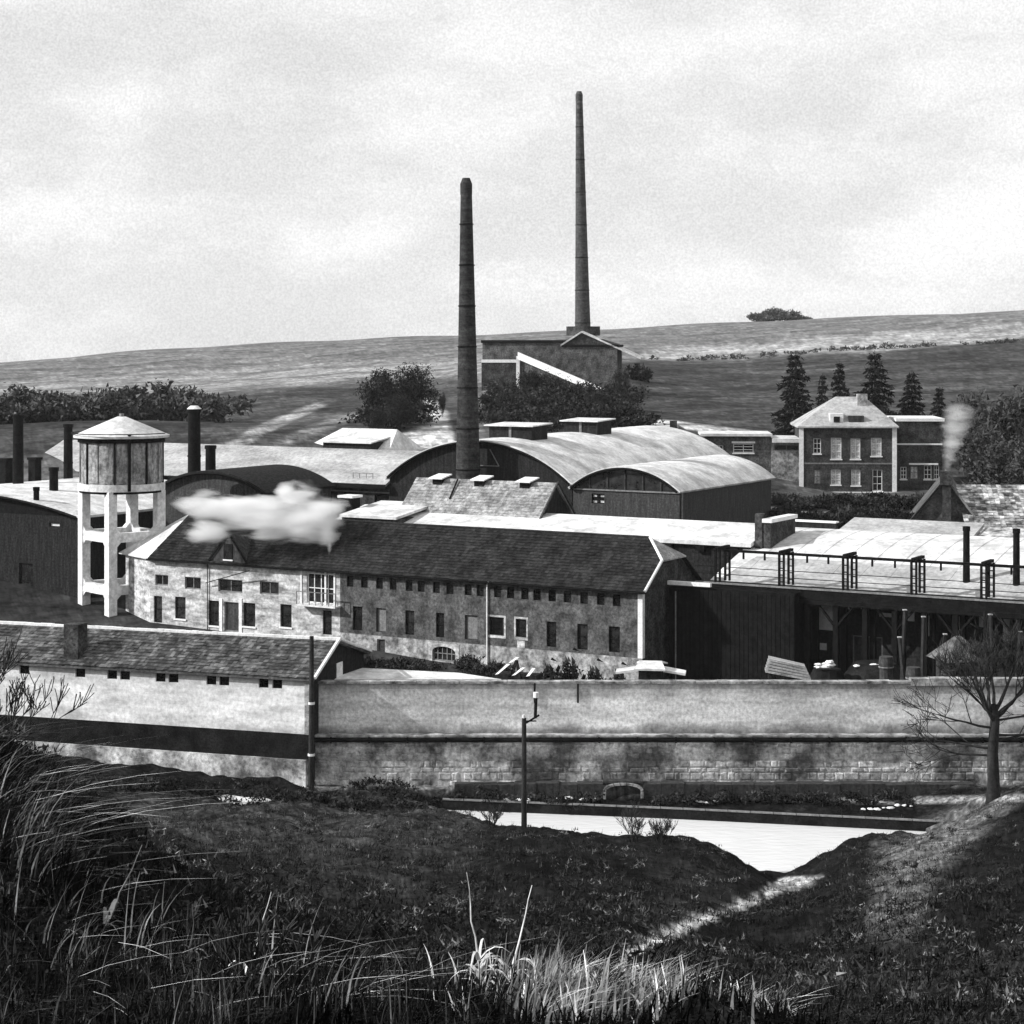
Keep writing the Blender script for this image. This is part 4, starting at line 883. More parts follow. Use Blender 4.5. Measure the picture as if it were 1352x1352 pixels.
def gop(p0, p1, q0, q1, k, v=7.0): a0, a1 = MF.u_at(p0, v), MF.u_at(p1, v); return (a0, a1, MF.z_at(q1, (a0 + a1) / 2, v), MF.z_at(q0, (a0 + a1) / 2, v), k)
ops = [gop(1073, 1104, 797, 834, 'limed'), gop(1112, 1122, 800, 806, 'limed'), gop(1134, 1142, 800, 806, 'limed'), gop(1158, 1186, 808, 817, 'limed'), gop(1080, 1092, 848, 860, 'limed'), gop(1125, 1165, 840, 878, 'door'),
       gop(1196, 1208, 806, 822, 'limed'), gop(1222, 1236, 812, 842, 'limed'), gop(1256, 1272, 812, 842, 'limed'), gop(1290, 1306, 812, 830, 'limed'), gop(1322, 1334, 816, 850, 'limed')]  # white panels stand in for daylight seen through open gaps
facade(T, ua + .1, uz, 7, Z0, zf1 + .05, ops, 'board', name='front_wall')
for i, (p, q0_, q1_, nm) in enumerate(((1276, 695, 766, 'dark flue standing in the white roof right of the grey-roofed bay'), (1342, 698, 769, 'dark flue standing in the white roof near the right edge'))):
    d_ = MF.xy(MF.u_at(p, 9.5), 9.5)[1]; flue(p - 4.5, p + 4.5, q0_, q1_, d_, nm, ring=False, below=.3)

# black boarded shed under the left end of the runway
u0s, u1s = .35, MF.u_at(1071, 6.3)
T = Thing(MF, 'black_boarded_shed', u0s, 3.4, Z0, 'black boarded shed under the left end of the runway beside the brick end wall', 'shed')
T.part('front_wall', MB().box(u0s, u1s, 3.4, 6.3, Z0, MF.z_at(775, 2, 3.4)), 'black')
for k in range(28):
    uu = u0s + (u1s - u0s) * k / 28; T.part('board', MB().box(uu + .02, uu + (u1s - u0s) / 28 - .02, 3.34, 3.397, Z0, MF.z_at(778, 2, 3.4)), 'black')
T.part('pale_edge', MB().box(u0s, MF.u_at(940, 3.4), 3.1, 3.38, MF.z_at(773, 2, 3.4), MF.z_at(768, 2, 3.4)), 'wpaint')
T.part('downpipe', MB().tube([(.9, 3.25, MF.z_at(780, .5, 3.3)), (.9, 3.25, Z0)], .05, 5), 'greypaint')

# ---------------------------------------------------------------- overhead runway
va_, vb_ = 4.2, 6.0; zD = MF.z_at(768, MF.u_at(920, va_), va_); uS, uE = 1.9, 27.5
T = Thing(MF, 'overhead_runway', uS, va_, Z0, 'raised dark runway with portal frames and hanging rail above the works yard', 'gantry')
T.part('deck', MB().box(uS, uE, va_, vb_, zD - .85, zD - .06), 'black')
T.part('deck_edge', MB().box(uS, uE, va_ - .08, va_ + .12, zD - .055, zD + .05), 'greypaint')
T.part('side_girder', MB().box(uS, uE, va_ - .12, va_ - .005, zD - 1.0, zD - .7), 'black')
for r_, zz_, nm in ((va_ + .05, .62, 'guard_rail'), (va_ + .05, 1.1, 'guard_rail')):
    T.part(nm, MB().beam((uS, r_, zD + zz_), (uE, r_, zD + zz_), .045), 'black')
zTop = zD + 2.35; vm = (va_ + vb_) / 2
T.part('hanging_rail', MB().box(uS + .9, uE, vm - .07, vm + .07, zTop - .32, zTop - .14), 'black')
frames = [954, 1038, 1122, 1212, 1304]
us = [MF.u_at(p, vm) for p in frames]; us.append(us[-1] + (us[-1] - us[-2]))
for uu in us:
    f = T.part('portal_frame', MB().box(uu - .12, uu + .12, va_ - .1, vb_ + .1, zTop - .13, zTop + .06), 'black')
    for vv in (va_ + .1, vb_ - .1):
        q = MB(); q.box(uu - .22, uu - .1, vv - .09, vv + .09, zD, zTop - .14).box(uu + .1, uu + .22, vv - .07, vv + .07, zD, zTop - .14)
        for k in range(5): q.box(uu - .1, uu + .1, vv - .04, vv + .04, zD + .3 + k * .45, zD + .37 + k * .45)
        T.part('lattice_leg', q, 'black', parent=f)
for i in range(len(us) - 1):
    for k in (1, 2):
        uu = us[i] + (us[i + 1] - us[i]) * k / 3; T.part('rail_hanger', MB().box(uu - .06, uu + .06, vm - .05, vm + .05, zTop - .75, zTop - .33), 'black')
k = 0
for uu in np.arange(u1s + .5, uE, 2.0):
    for vv in (va_ + .15, vb_ - .15): T.part('trestle_post', MB().box(uu - .17, uu + .17, vv - .17, vv + .17, Z0, zD - .86), 'black')
    if k % 2 == 1: T.part('brace', MB().beam((uu, va_ + .1, zD - 2.4), (uu + 1.3, va_ + .1, zD - .9), .14).beam((uu, va_ + .1, zD - 2.4), (uu - 1.3, va_ + .1, zD - .9), .14), 'black')
    k += 1

#YARD
# ---------------------------------------------------------------- things in the yard
def at(px, py, d): return ((px - CX) / F * d, d, zy(py, d))
x, y, z = at(1265, 878, 118)
YF = Frame(x, y, 30)
T = Thing(YF, 'yard_kiosk', 0, 0, 8, 'small kiosk with grey hipped roof in the yard behind the bare tree', 'kiosk')
T.part('body', MB().box(-1, 1, -1, 1, 8, 11.6), 'board2')
for k in (-.55, .1, .7): T.part('opening', MB().box(k - .22, k + .22, -1.03, -1.002, 10.2, 11.3), 'glass')
T.part('roof', MB().ring((0, 0), 1.95, 11.6, 12.9, 4, r1=.2), 'tile_mid')
T = Thing(Frame(*at(859, 890, 111)[:2], 8), 'low_hut', 0, 0, 8, 'low dark hut with white cap roof peeping over the retaining wall', 'hut')
T.part('body', MB().box(-.62, .62, -.5, 1, 8, 12.25), 'board'); T.part('roof', MB().slab([(-.85, -.8, 12.25), (.85, -.8, 12.25), (.6, .2, 12.55), (-.6, .2, 12.55)], .1).slab([(-.6, .2, 12.55), (.6, .2, 12.55), (.85, 1.3, 12.3), (-.85, 1.3, 12.3)], .1), 'roof_white')
T.part('side_roof', MB().slab([(-1.9, -.2, 11.95), (-.7, -.2, 12.12), (-.7, .6, 12.2), (-1.9, .6, 12.0)], .12), 'roof_white'); T.part('side_roof', MB().slab([(.7, -.2, 12.12), (1.9, -.2, 11.95), (1.9, .6, 12.0), (.7, .6, 12.2)], .12), 'roof_white')
x0, y0, _ = at(420, 898, 109)
T = Thing(Frame(x0, y0, 0), 'low_flat_shed', 0, 0, 8, 'low shed with pale flat roof just behind the retaining wall', 'shed')
T.part('roof', MB().slab([(.6, 0, 11.9), (9.8, 0, 11.9), (7.5, 1.6, 11.98), (2.2, 2.2, 12.15)], .15), 'roof_white'); T.part('wall', MB().box(2.2, 7.4, .3, 1.5, 7, 11.72), 'board')
x0, y0, _ = at(675, 898, 114)
bl = Thing(Frame(x0, y0, 20), 'leaning_boards', 0, 0, 8.2, 'white boards leaning together on a dark frame behind the wall', 'boards')
bl.part('prop_frame', MB().beam((-1, 0, 8.2), (.2, .3, 12.1), .14).beam((1.2, 0, 8.2), (.2, .3, 12.1), .14).box(-1.2, 1.4, .2, 1.2, 8.2, 11.3), 'board')
for (a, b, c, d) in ((-.9, 11.3, -.3, 11.9), (.1, 11.3, .6, 11.75), (-.1, 12.0, .25, 12.3), (.95, 11.3, 1.2, 11.75)): bl.part('board', MB().slab([(a, -.2, b), (a + .2, -.2, b + .05), (c + .2, .1, d), (c, .1, d)], .05, (0, -1, .2)), 'white')
x0, y0, _ = at(1040, 893, 118)
T = Thing(Frame(x0, y0, 5), 'plank_stack', 0, 0, 8.2, 'tilted stack of sawn planks in front of the black shed', 'planks')
for k in range(5): T.part('plank', MB().slab([(-1.3 + .05 * k, -.6, 11.0 + .17 * k), (1.3 - .08 * k, -.6, 10.55 + .17 * k), (1.3 - .08 * k, .5, 10.55 + .17 * k), (-1.3 + .05 * k, .5, 11.0 + .17 * k)], .13), 'wood')
T.part('bearer', MB().box(-1.1, -.9, -.4, .4, 8.2, 10.8).box(.9, 1.1, -.4, .4, 8.2, 10.4), 'board')
stone_meshes = []
def stone_mesh(r=1., flat=.6, m='rubble', name='stone', seed=0):
    rs = random.Random(seed); q = MB(); n = 7; o = []
    for (z, s) in ((-.5, .6), (0, 1), (.5, .62)):
        for k in range(n): t = 2 * math.pi * k / n; rr = r * s * rs.uniform(.75, 1.15); o.append((rr * math.cos(t), rr * math.sin(t), z * flat * rs.uniform(.8, 1.2)))
    q.add(o, [(j * n + k, j * n + (k + 1) % n, (j + 1) * n + (k + 1) % n, (j + 1) * n + k) for j in range(2) for k in range(n)] + [tuple(range(n))[::-1], tuple(range(2 * n, 3 * n))])
    return q.mesh(name, m)
wst = [stone_mesh(seed=i, m='white', name='white_stone') for i in range(4)]
def stones(spots, d, z, label, group, rng_=(.1, .22), name='white_stone'):
    for (px, py) in spots:
        x = (px - CX) / F * d; dq = d if z is None else min(105.5, max(99.5, (CZ - 6.25) * F / (py - HY)))
        x = (px - CX) / F * dq; o = link(name, random.choice(wst), None, (x, dq, zy(py, d) if z is None else gz1(x, dq) + .03), random.uniform(0, 6)); s = random.uniform(*rng_); o.scale = (s * 1.3, s, s); tag(o, label, 'stone', group)
stones([(1132 + 5 * k + random.uniform(-2, 2), 880 + random.uniform(-2, 4)) for k in range(10)], 124, None, 'white rubble lump on the heap under the runway', 'white rubble lumps under the runway', (.15, .3))
stones([(1086 + random.uniform(-8, 14), 876 + random.uniform(-8, 8)) for k in range(7)], 123, None, 'white rubble lump by the shed opening under the runway', 'white rubble lumps by the shed opening', (.15, .35))
hp = MB()
for (a, b, hh, r_) in ((1155, 124.6, 10.3, 2.2), (1092, 123.6, 10.1, 1.4)):
    xx = (a - CX) / F * b; hp = MB().ring((0, 0), r_ * 1.5, 7.8, hh, 12, r1=r_ * .6); o = link('rubble_heap', hp.mesh('rubble_heap', 'tar'), None, (xx, b, 0)); tag(o, 'wider dark spoil heap with white lumps under the runway' if a > 1100 else 'small dark spoil heap by the shed opening under the runway', 'heap')

for k, (px, d, top, ln, lb) in enumerate([(1188, 121, 806, .3, 'leaning yard post just right of the spoil heaps'), (1199, 119, 842, -.5, 'short post leaning left beside the spoil heaps'), (1216, 120, 815, .15, 'upright yard post left of the kiosk'), (1228, 122, 838, .9, 'prop leaning right towards the kiosk'),
                                          (1312, 121, 812, -.2, 'upright yard post right of the kiosk'), (1336, 120, 835, .5, 'short yard post near the right edge')]):
    x, y, z = at(px, 900, d); T = Thing(Frame(x, y, 0), 'yard_post', 0, 0, 7.2, lb, 'post', 'timber posts in the yard'); T.part('shaft', MB().beam((0, 0, 7.2), (ln, 0, zy(top, d)), .16), 'bark'); T.part('post_cap', MB().box(ln - .12, ln + .12, -.12, .12, zy(top, d), zy(top, d) + .06), 'wood')
for k, (px, d, lb) in enumerate([(1252, 117, 'dark barrel standing at the left of the kiosk'), (1206, 118, 'dark barrel between two yard posts'), (1170, 122, 'dark barrel beside the wider spoil heap')]):
    x, y, z = at(px, 900, d); T = Thing(Frame(x, y, 0), 'barrel', 0, 0, 8, lb, 'barrel', 'barrels in the yard'); T.part('barrel_body', MB().tube([(0, 0, 8), (0, 0, 10.3), (0, 0, 10.7), (0, 0, 11.1)], [.4, .4, .47, .4], 12), 'board2'); T.part('hoop', MB().ring((0, 0), .47, 10.45, 10.52, 12, th=.05), 'greypaint')
# ---------------------------------------------------------------- retaining wall
WY = 107.0; xw0 = -10.3; xw1 = 46
M['rwall'] = mat('stained_wall_plaster', .42, .85, scale=.7, stretch=(.3, 1, 1.5), grain=.45, gscale=5, gdet=5, zstain=[(0, .25), (.25, .5), (.6, 1), (1.7, 1.0), (2.2, .7), (2.7, .35)])
T = Thing(Frame(xw0, WY, 0), 'retaining_wall', 0, 0, 6.6, 'long stained plaster retaining wall on a rubble stone base above the river', 'wall')
ZT, ZL = 12.0, 9.3
o = link('upper_wall', MB().box(0, xw1 - xw0, 0, .4, 0, ZT - ZL).mesh('upper_wall', 'rwall'), T.root, (0, 0, ZL - 6.6))
T.part('stone_base', MB().box(0, xw1 - xw0, -.5, .4, 6.2, ZL - .01), 'mortar')
T.part('ledge', MB().box(0, xw1 - xw0, -.62, -.003, ZL, ZL + .1), 'stone')
n = 0; x = 0.0
while x < 40:
    w = random.uniform(.95, 1.5)
    if x < (1180 - CX) / F * WY - xw0: T.part('coping_stone', MB().box(x + .01, x + w - .01, -.08, .48, ZT + .003, ZT + .12 + random.uniform(-.01, .015)), 'stone')
    else: T.part('coping_stone', MB().box(x + .01, x + w - .01, -.12, .5, ZT - .1, ZT + .28 + random.uniform(-.02, .02)), 'stone')
    x += w
for p in (706, 763): a = (p - CX) / F * WY - xw0; T.part('drain_pipe', MB().tube([(a, -.06, ZT - (.0 if p > 750 else -.05)), (a, -.06, ZT - 1.0)], .05, 6), 'black')
# stones of the base
cells = []; z = 6.65
while z < ZL - .28:
    h = random.uniform(.2, .42); h = min(h, ZL - .04 - z); x = random.uniform(-.2, 0)
    while x < (1400 - CX) / F * WY - xw0:
        w = random.uniform(.22, .85); cells.append((max(x, 0) + .02, x + w - .02, z + .015, z + h - .015)); x += w
    z += h
cells = [c for c in cells if c[1] - c[0] > .1]; cells.sort(key=lambda c: -(c[1] - c[0]) * (c[3] - c[2]))
def block(c, dp):
    x0, x1, z0, z1 = c; i = .05; j = lambda: random.uniform(-.06, .06)
    return ([(x0 + j(), -.502, z0 + j()), (x1 + j(), -.502, z0 + j()), (x1 + j(), -.502, z1 + j()), (x0 + j(), -.502, z1 + j()), (x0 + i, -.5 - dp, z0 + i), (x1 - i, -.5 - dp, z0 + i), (x1 - i, -.5 - dp, z1 - i), (x0 + i, -.5 - dp, z1 - i)],
            [(4, 5, 6, 7), (0, 1, 5, 4), (1, 2, 6, 5), (2, 3, 7, 6), (3, 0, 4, 7)])
cells = [c for c in cells if random.random() < .72]
for c in cells[:300]: T.part('stone', MB().add(*block(c, random.uniform(.012, .05))), 'rubble')
q = MB()
for c in cells[300:]: q.add(*block(c, random.uniform(.01, .04)))
T.part('small_stones', q, 'rubble', kind='stuff')
# pipe on the ledge
T = Thing(Frame(xw0, WY, 0), 'ledge_pipe', 0, -.45, ZL + .1, 'dark iron pipe running along the ledge of the retaining wall', 'pipe')
T.part('pipe_run', MB().tube([(0, -.72, ZL - .12), (xw1 - xw0, -.72, ZL - .12)], .12, 8), 'black')
for k in range(20): T.part('pipe_clip', MB().box(k * 2 + .8, k * 2 + .9, -.86, -.63, ZL - .26, ZL + .02), 'black')
# river revetment with culvert arch
RY = 105.75
T = Thing(Frame(0, RY, 0), 'river_revetment', 0, 0, 5.5, 'low dark stone revetment below the big wall with a small pale culvert arch', 'wall')
cx0, cx1 = (800 - CX) / F * RY, (846 - CX) / F * RY; zt = 7.0
cm = (cx0 + cx1) / 2; rad_ = (cx1 - cx0) / 2
x = -3.0
while x < 23:
    w = random.uniform(.7, 1.3)
    if not (x + w > cx0 - .16 and x < cx1 + .16): T.part('facing_stone', MB().box(x + .01, x + w - .01, random.uniform(-.03, .03), .72, 5.6, zt + random.uniform(-.06, .03)), 'board2')
    elif x < cx0 - .16: T.part('facing_stone', MB().box(x + .01, cx0 - .15, 0, .72, 5.6, zt), 'board2'); w = cx1 + .16 - x
    x += w
T.part('culvert_opening', MB().box(cx0, cx1, .35, .5, 5.4, zt), 'glass')
T.part('culvert_top', MB().box(cx0 - .14, cx1 + .14, .1, .72, zt + .003, zt + .12), 'board2')
pt = lambda t, r: (cm - r * math.cos(t), 6.62 + (r / rad_) * .32 * math.sin(t))
for k in range(9):
    t0, t1 = math.pi * k / 9 + .02, math.pi * (k + 1) / 9 - .02; q = MB()
    a, b, c_, d_ = pt(t0, rad_), pt(t1, rad_), pt(t1, rad_ + .14), pt(t0, rad_ + .14)
    q.slab([(a[0], -.07, a[1]), (b[0], -.07, b[1]), (c_[0], -.07, c_[1] + .06), (d_[0], -.07, d_[1] + .06)], .3, (0, -1, 0)); T.part('arch_stone', q, 'stone')
for s_, xx in ((-1, cx0), (1, cx1)): T.part('jamb_stone', MB().box(xx - .14 if s_ < 0 else xx, xx if s_ < 0 else xx + .14, -.07, .3, 6.0, 6.6), 'stone')
T = Thing(Frame(0, 104, 0), 'river_quay', 0, 0, 5.5, 'low dark quay edge with a thin pale kerb along the far side of the river', 'wall')
fe = lambda x: float(np.interp(x, [-3.95, 8, 20.1, 24], [105.3, 103.2, 100.6, 99.6])) - 104 - .05
q = MB(); kq = MB(); xs = list(np.linspace(-3.6, 22, 24))
for i in range(23):
    a, b = xs[i], xs[i + 1]; q.slab([(a, fe(a), 6.3), (b, fe(b), 6.3), (b, fe(b) + .4, 6.3), (a, fe(a) + .4, 6.3)], 1.1); T.part('kerb_stone', MB().slab([(a + .02, fe(a) - .05, 6.37), (b - .02, fe(b) - .05, 6.37), (b - .02, fe(b) + .15, 6.37), (a + .02, fe(a) + .15, 6.37)], .066), 'greypaint')
T.part('quay_face', q, 'tar')
stones([(690 + random.uniform(-8, 12), 1050 + random.uniform(0, 4)) for _ in range(4)] + [(668, 1049), (738, 1050), (752, 1048), (748, 1042), (770, 1040), (778, 1045), (785, 1056)], 105.0, 1, 'white stone lying on the dark strip left of the culvert arch', 'white stones left of the culvert')
stones([(905 + 5 * k, 1058 + random.uniform(-3, 2)) for k in range(10)], 104.6, 1, 'white stone in the row right of the culvert arch', 'white stones right of the culvert')
stones([(1140 + 9 * k, 1067 - k * .4 + random.uniform(-2, 2)) for k in range(9)], 102.4, 1, 'white stone at the water edge below the bare tree', 'white stones below the bare tree', (.08, .18))

# ---------------------------------------------------------------- store building (lean-to) at the left
T = Thing(LT, 'store_building', 0, 0, 7.4, 'long low whitewashed store with weathered tiled roof and small paired windows', 'building')
LL = LT.u_at(-160, 0); zE = LT.z_at(895, 0, 0) + .11; vR2 = 3.1; zR2 = LT.z_at(845, 0, 3.1); DB = 7.3; zBase = LT.z_at(970, 0, 0)
ops = []
def lop(p0, p1, h=.42): a0, a1 = LT.u_at(p0, 0), LT.u_at(p1, 0); return (a0, a1, zE - .27 - h, zE - .27, 'dark')
for p in (32, 106, 148, 165, 212, 229, 279, 296, 348, 366): ops.append(lop(p - 6.5, p + 6.5, .5))
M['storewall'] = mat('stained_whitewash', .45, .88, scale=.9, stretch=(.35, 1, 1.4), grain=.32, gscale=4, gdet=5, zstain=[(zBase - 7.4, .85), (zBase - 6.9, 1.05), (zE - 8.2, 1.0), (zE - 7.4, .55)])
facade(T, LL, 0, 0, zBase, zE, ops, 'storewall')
T.part('tarred_base', MB().box(LL, .05, -.12, .4, zBase - 1.3, zBase), 'tar')  # the building's cast shade, given as a dark strip below the whitewash
T.part('stone_plinth', MB().box(LL, -.15, -.3, .4, 5.6, zBase - 1.303), 'mortar')
T.part('end_wall', MB().add([(0, 0, 7.2), (0, DB, 7.2), (0, DB, zE + .3), (0, vR2, zR2 - .1), (0, 0, zE)], [(0, 1, 2, 3, 4)]), 'board')
T.part('back_wall', MB().box(LL, -.1, DB - .3, DB, 7.2, zE + .2), 'brick')
T.part('corner_post', MB().box(-.3, .06, -.1, -.004, zBase - .4, zE - .02), 'stone')
T.part('end_patch', MB().box(.004, .05, 3.4, 4.2, 11.9, 12.7), 'white')
sl2 = (zR2 - zE) / vR2; ov = .25; e2 = zE - ov * sl2
ro = T.part('roof', MB().slab([(LL, -ov, e2), (.3, -ov, e2), (.3, vR2, zR2), (LL, vR2, zR2)], .14).slab([(LL, vR2, zR2), (.3, vR2, zR2), (.3, DB + .3, zE + .15), (LL, DB + .3, zE + .15)], .14), 'tile_mid')
T.part('roof_tiles', tiles((LL, -ov - .03, e2 + .01), (1, 0, 0), (0, vR2 + ov, zR2 - e2), .3 - LL, math.hypot(vR2 + ov, zR2 - e2), .24, .3, jit=.025), 'tile_mid', parent=ro, kind='stuff')
x = LL
while x < .2:
    w = random.uniform(.38, .46); T.part('ridge_tile', MB().box(x + .01, min(x + w, .32) - .01, vR2 - .13, vR2 + .13, zR2 + .0, zR2 + .13 + random.uniform(-.02, .02)), 'white'); x += w
T.part('verge', MB().beam((.34, -ov, e2 + .05), (.34, vR2, zR2 + .1), .14).beam((.34, vR2, zR2 + .1), (.34, DB + .3, zE + .2), .1), 'wpaint', parent=ro)
a0, a1 = LT.u_at(89, .6), LT.u_at(108, .6); T.part('chimney', MB().box(a0, a1, .2, 1.2, zE - .3, LT.z_at(823, a0, .6)), 'brick')
for p in (186,): pass

# ---------------------------------------------------------------- poles
x, y, z = at(411, 1035, 104.6)
T = Thing(Frame(x, y, 0), 'timber_pole', 0, 0, z - .6, 'tall dark timber pole at the junction of the white store and the retaining wall', 'pole')
T.part('shaft', MB().tube([(0, 0, z - .6), (.02, 0, zy(840, 104.6))], [.16, .11], 10), 'bark')
T.part('strap', MB().ring((.01, 0), .17, zy(930, 104.6), zy(927, 104.6), 10, th=.05), 'wpaint'); T.part('strap', MB().ring((0, 0), .18, zy(998, 104.6), zy(995, 104.6), 10, th=.05), 'wpaint')
d = 91; x = (692 - CX) / F * d; zg = gz1(x, d)
T = Thing(Frame(x, d, 0), 'bracket_pole', 0, 0, zg - .3, 'slim dark post with a raised bracket and pale insulators on the river bank', 'pole')
T.part('shaft', MB().tube([(0, 0, zg - .3), (0, 0, zy(948, d))], [.13, .1], 10), 'bark')
T.part('arm', MB().beam((0, 0, zy(956, d)), (.68, 0, zy(944, d)), .07).beam((0, 0, zy(952, d)), (.55, 0, zy(952, d)), .05), 'black')
T.part('upright', MB().beam((.5, 0, zy(948, d)), (.53, 0, zy(921, d)), .1), 'black')
T.part('insulator', MB().ring((.53, 0), .12, zy(921, d), zy(914, d), 8), 'wpaint'); T.part('insulator', MB().ring((-.02, 0), .06, zy(948, d), zy(944, d), 8), 'wpaint')

#PLANTS
# ---------------------------------------------------------------- vegetation builders
def branch(mb, p, dirv, L, r, depth, rs, spread=.6, up=.15, tips=None, seg=4, minr=.006):
    pts = [p]; rad = [r]; d = dirv.normalized()
    for i in range(seg):
        d = (d + Vector((rs.uniform(-1, 1), rs.uniform(-1, 1), rs.uniform(-.6, 1) + up)) * .16).normalized()
        p = p + d * (L / seg); pts.append(p); rad.append(max(minr, r * (1 - .55 * (i + 1) / seg)))
    mb.tube(pts, rad, 6 if r > .05 else 4 if r > .02 else 3, cap=False)
    if depth == 0:
        if tips is not None: tips.append(pts[-1])
        return
    k = rs.choice((2, 3, 3, 4)) + (1 if depth <= 2 else 0)
    for i in range(k):
        t = rs.uniform(.35, 1.0); j = min(seg - 1, int(t * seg)); q = pts[j] + (pts[j + 1] - pts[j]) * (t * seg - j if t < 1 else 1)
        nd = (d + Vector((rs.uniform(-1, 1), rs.uniform(-1, 1), rs.uniform(-.5, .8) + up)).normalized() * spread * 1.35).normalized()
        branch(mb, q, nd, L * rs.uniform(.5, .78), max(minr, rad[j] * .6), depth - 1, rs, spread, up, tips, seg, minr)
def twig_cloud(n, c, r, rs, size, elong=3., z_bias=0):
    """n thin twig-sized triangles through an ellipsoid, denser towards clumps"""
    cl = rs.normal(size=(max(6, n // 260), 3)); cl /= np.linalg.norm(cl, axis=1)[:, None]; cl *= rs.uniform(.35, .95, (len(cl), 1))
    k = rs.integers(0, len(cl), n); p = cl[k] + rs.normal(size=(n, 3)) * .2
    p = p * np.array(r) + np.array(c)
    d = rs.normal(size=(n, 3)); d[:, 2] += z_bias; d /= np.linalg.norm(d, axis=1)[:, None]
    s = np.cross(d, rs.normal(size=(n, 3))); s /= np.linalg.norm(s, axis=1)[:, None]
    L = size * rs.uniform(.5, 1.4, (n, 1)); v = np.stack([p - s * L / elong / 2, p + s * L / elong / 2, p + d * L], 1)
    return v.reshape(-1, 3)
def tri_mesh(name, v, m): return np_mesh(name, v, np.arange(len(v)).reshape(-1, 3), m)
def tree_proto(kind, h, w, seed, ntw, size, m='twig'):
    rs = random.Random(seed); nr_ = np.random.default_rng(seed); tr = MB(); tips = []
    tr.tube([(0, 0, -.5), (.05, 0, h * .25), (rs.uniform(-.2, .2), 0, h * .5)], [h * .028, h * .02, h * .012], 7, cap=False)
    for i in range(7): a = rs.uniform(0, 6.28); branch(tr, Vector((.03, 0, h * rs.uniform(.18, .45))), Vector((math.cos(a), math.sin(a), rs.uniform(.5, 1.4))), h * .3, h * .009, 2, rs, .6, .25, tips, 3, .012)
    v = [twig_cloud(ntw, (0, 0, h * .58), (w * .5, w * .5, h * .42), nr_, size, 2.4, .3)]
    return tr.mesh('trunk', 'bark'), tri_mesh('crown', np.concatenate(v), m)
protos = [tree_proto('round', 8, 6, s, 5200, .42) for s in (1, 2, 3)]
bprotos = [tree_proto('round', 8, 6.5, s, 2600, .6, 'greytwig') for s in (4, 5)]
for _t, _c in bprotos: pass
def plant_tree(name, x, d, h, label, cat='tree', group=None, proto=None, w=1., sink=.2):
    z = gz1(x, d) - sink; r = bpy.data.objects.new(name, None); COL.objects.link(r); r.location = (x, d, z); tag(r, label, cat, group)
    tm, cmesh = proto or random.choice(protos); s = h / 8
    r.scale = (s * w, s * w, s); r.rotation_euler = (0, 0, random.uniform(0, 6.28))
    link('trunk', tm, r); link('crown', cmesh, r); return r
def mass(name, label, spots, m, size, n, kind='stuff', cat=None, elong=1.6):
    nr_ = np.random.default_rng(len(spots) + n); vs = []
    for (px, d, r, hh) in spots:
        x = (px - CX) / F * d; z = gz1(x, d); vs.append(twig_cloud(n, (x, d, z + hh * .45), (r, r, hh * .55), nr_, size, elong, .2))
    return tag(link(name, tri_mesh(name, np.concatenate(vs), m)), label, cat, kind=kind)
for i, (px, d, top, wd) in enumerate([(505, 222, 488, 1.0), (548, 226, 482, .95), (528, 215, 520, .9), (584, 240, 530, .35), (497, 210, 545, .8)]):
    x = (px - CX) / F * d; h = zy(top, d) - gz1(x, d); plant_tree('bare_tree', x, d, max(3, h), 'dark leafless tree in the clump left of the round chimney', group='trees left of the round chimney', w=wd)['label'] = ['tall leafless tree at the left of the clump left of the round chimney', 'tallest leafless tree in the clump left of the round chimney', 'broad leafless tree in the front of the clump left of the round chimney', 'small leafless tree standing beside the pale quarry scar', 'low leafless tree at the bottom left of the clump near the hipped store'][i]
for i, (px, d, top, wd) in enumerate([(672, 262, 505, .9), (700, 258, 488, 1.0), (728, 262, 490, 1.0), (752, 256, 500, 1.1), (780, 258, 512, 1.0), (806, 262, 505, .8), (820, 268, 488, .6), (690, 240, 528, 1.2), (740, 240, 532, 1.3), (790, 240, 538, 1.2), (660, 235, 545, 1.1)]):
    x = (px - CX) / F * d; h = zy(top, d) - gz1(x, d); plant_tree('bushy_tree', x, d, max(3, h), 'dark bushy tree in the thicket below the hilltop works', group='trees below the hilltop works', w=wd)['label'] = 'dark bushy tree below the hilltop works, ' + ['leftmost at the top', 'left of the white gallery post', 'right of the white gallery post', 'under the middle of the gallery', 'under the low end of the gallery', 'right of the gallery foot', 'rightmost and slenderest', 'low left front', 'low middle front', 'low right front', 'lowest beside the round chimney'][i]
mass('hill_thicket', 'dark undergrowth filling the slope below the hilltop works', [(px, 246 + random.uniform(-14, 14), 3.2, 3.6) for px in range(655, 835, 9)] + [(px, 222 + random.uniform(-8, 8), 2.6, 2.6) for px in list(range(486, 556, 9)) + list(range(640, 850, 10))], 'shrub', .4, 700)
for i, (px, d, top, wd) in enumerate([(1285, 212, 520, .8), (1318, 208, 505, 1.0), (1345, 205, 525, .9), (1375, 212, 515, 1.), (1300, 196, 565, .9), (1335, 192, 572, 1.0)]):
    x = (px - CX) / F * d; h = zy(top, d) - gz1(x, d); plant_tree('bare_tree', x, d, max(3, h), 'grey leafless tree in the group behind the boiler house at the right edge', group='leafless trees at the right edge', w=wd, proto=bprotos[i % 2])['label'] = ['leafless tree rising behind the smoke, leftmost at the right edge', 'highest leafless tree behind the mottled roof', 'leafless tree right of the highest one at the right edge', 'leafless tree cut off by the right picture edge', 'low leafless tree just right of the smoking chimney', 'low leafless tree right behind the mottled roof ridge'][i]
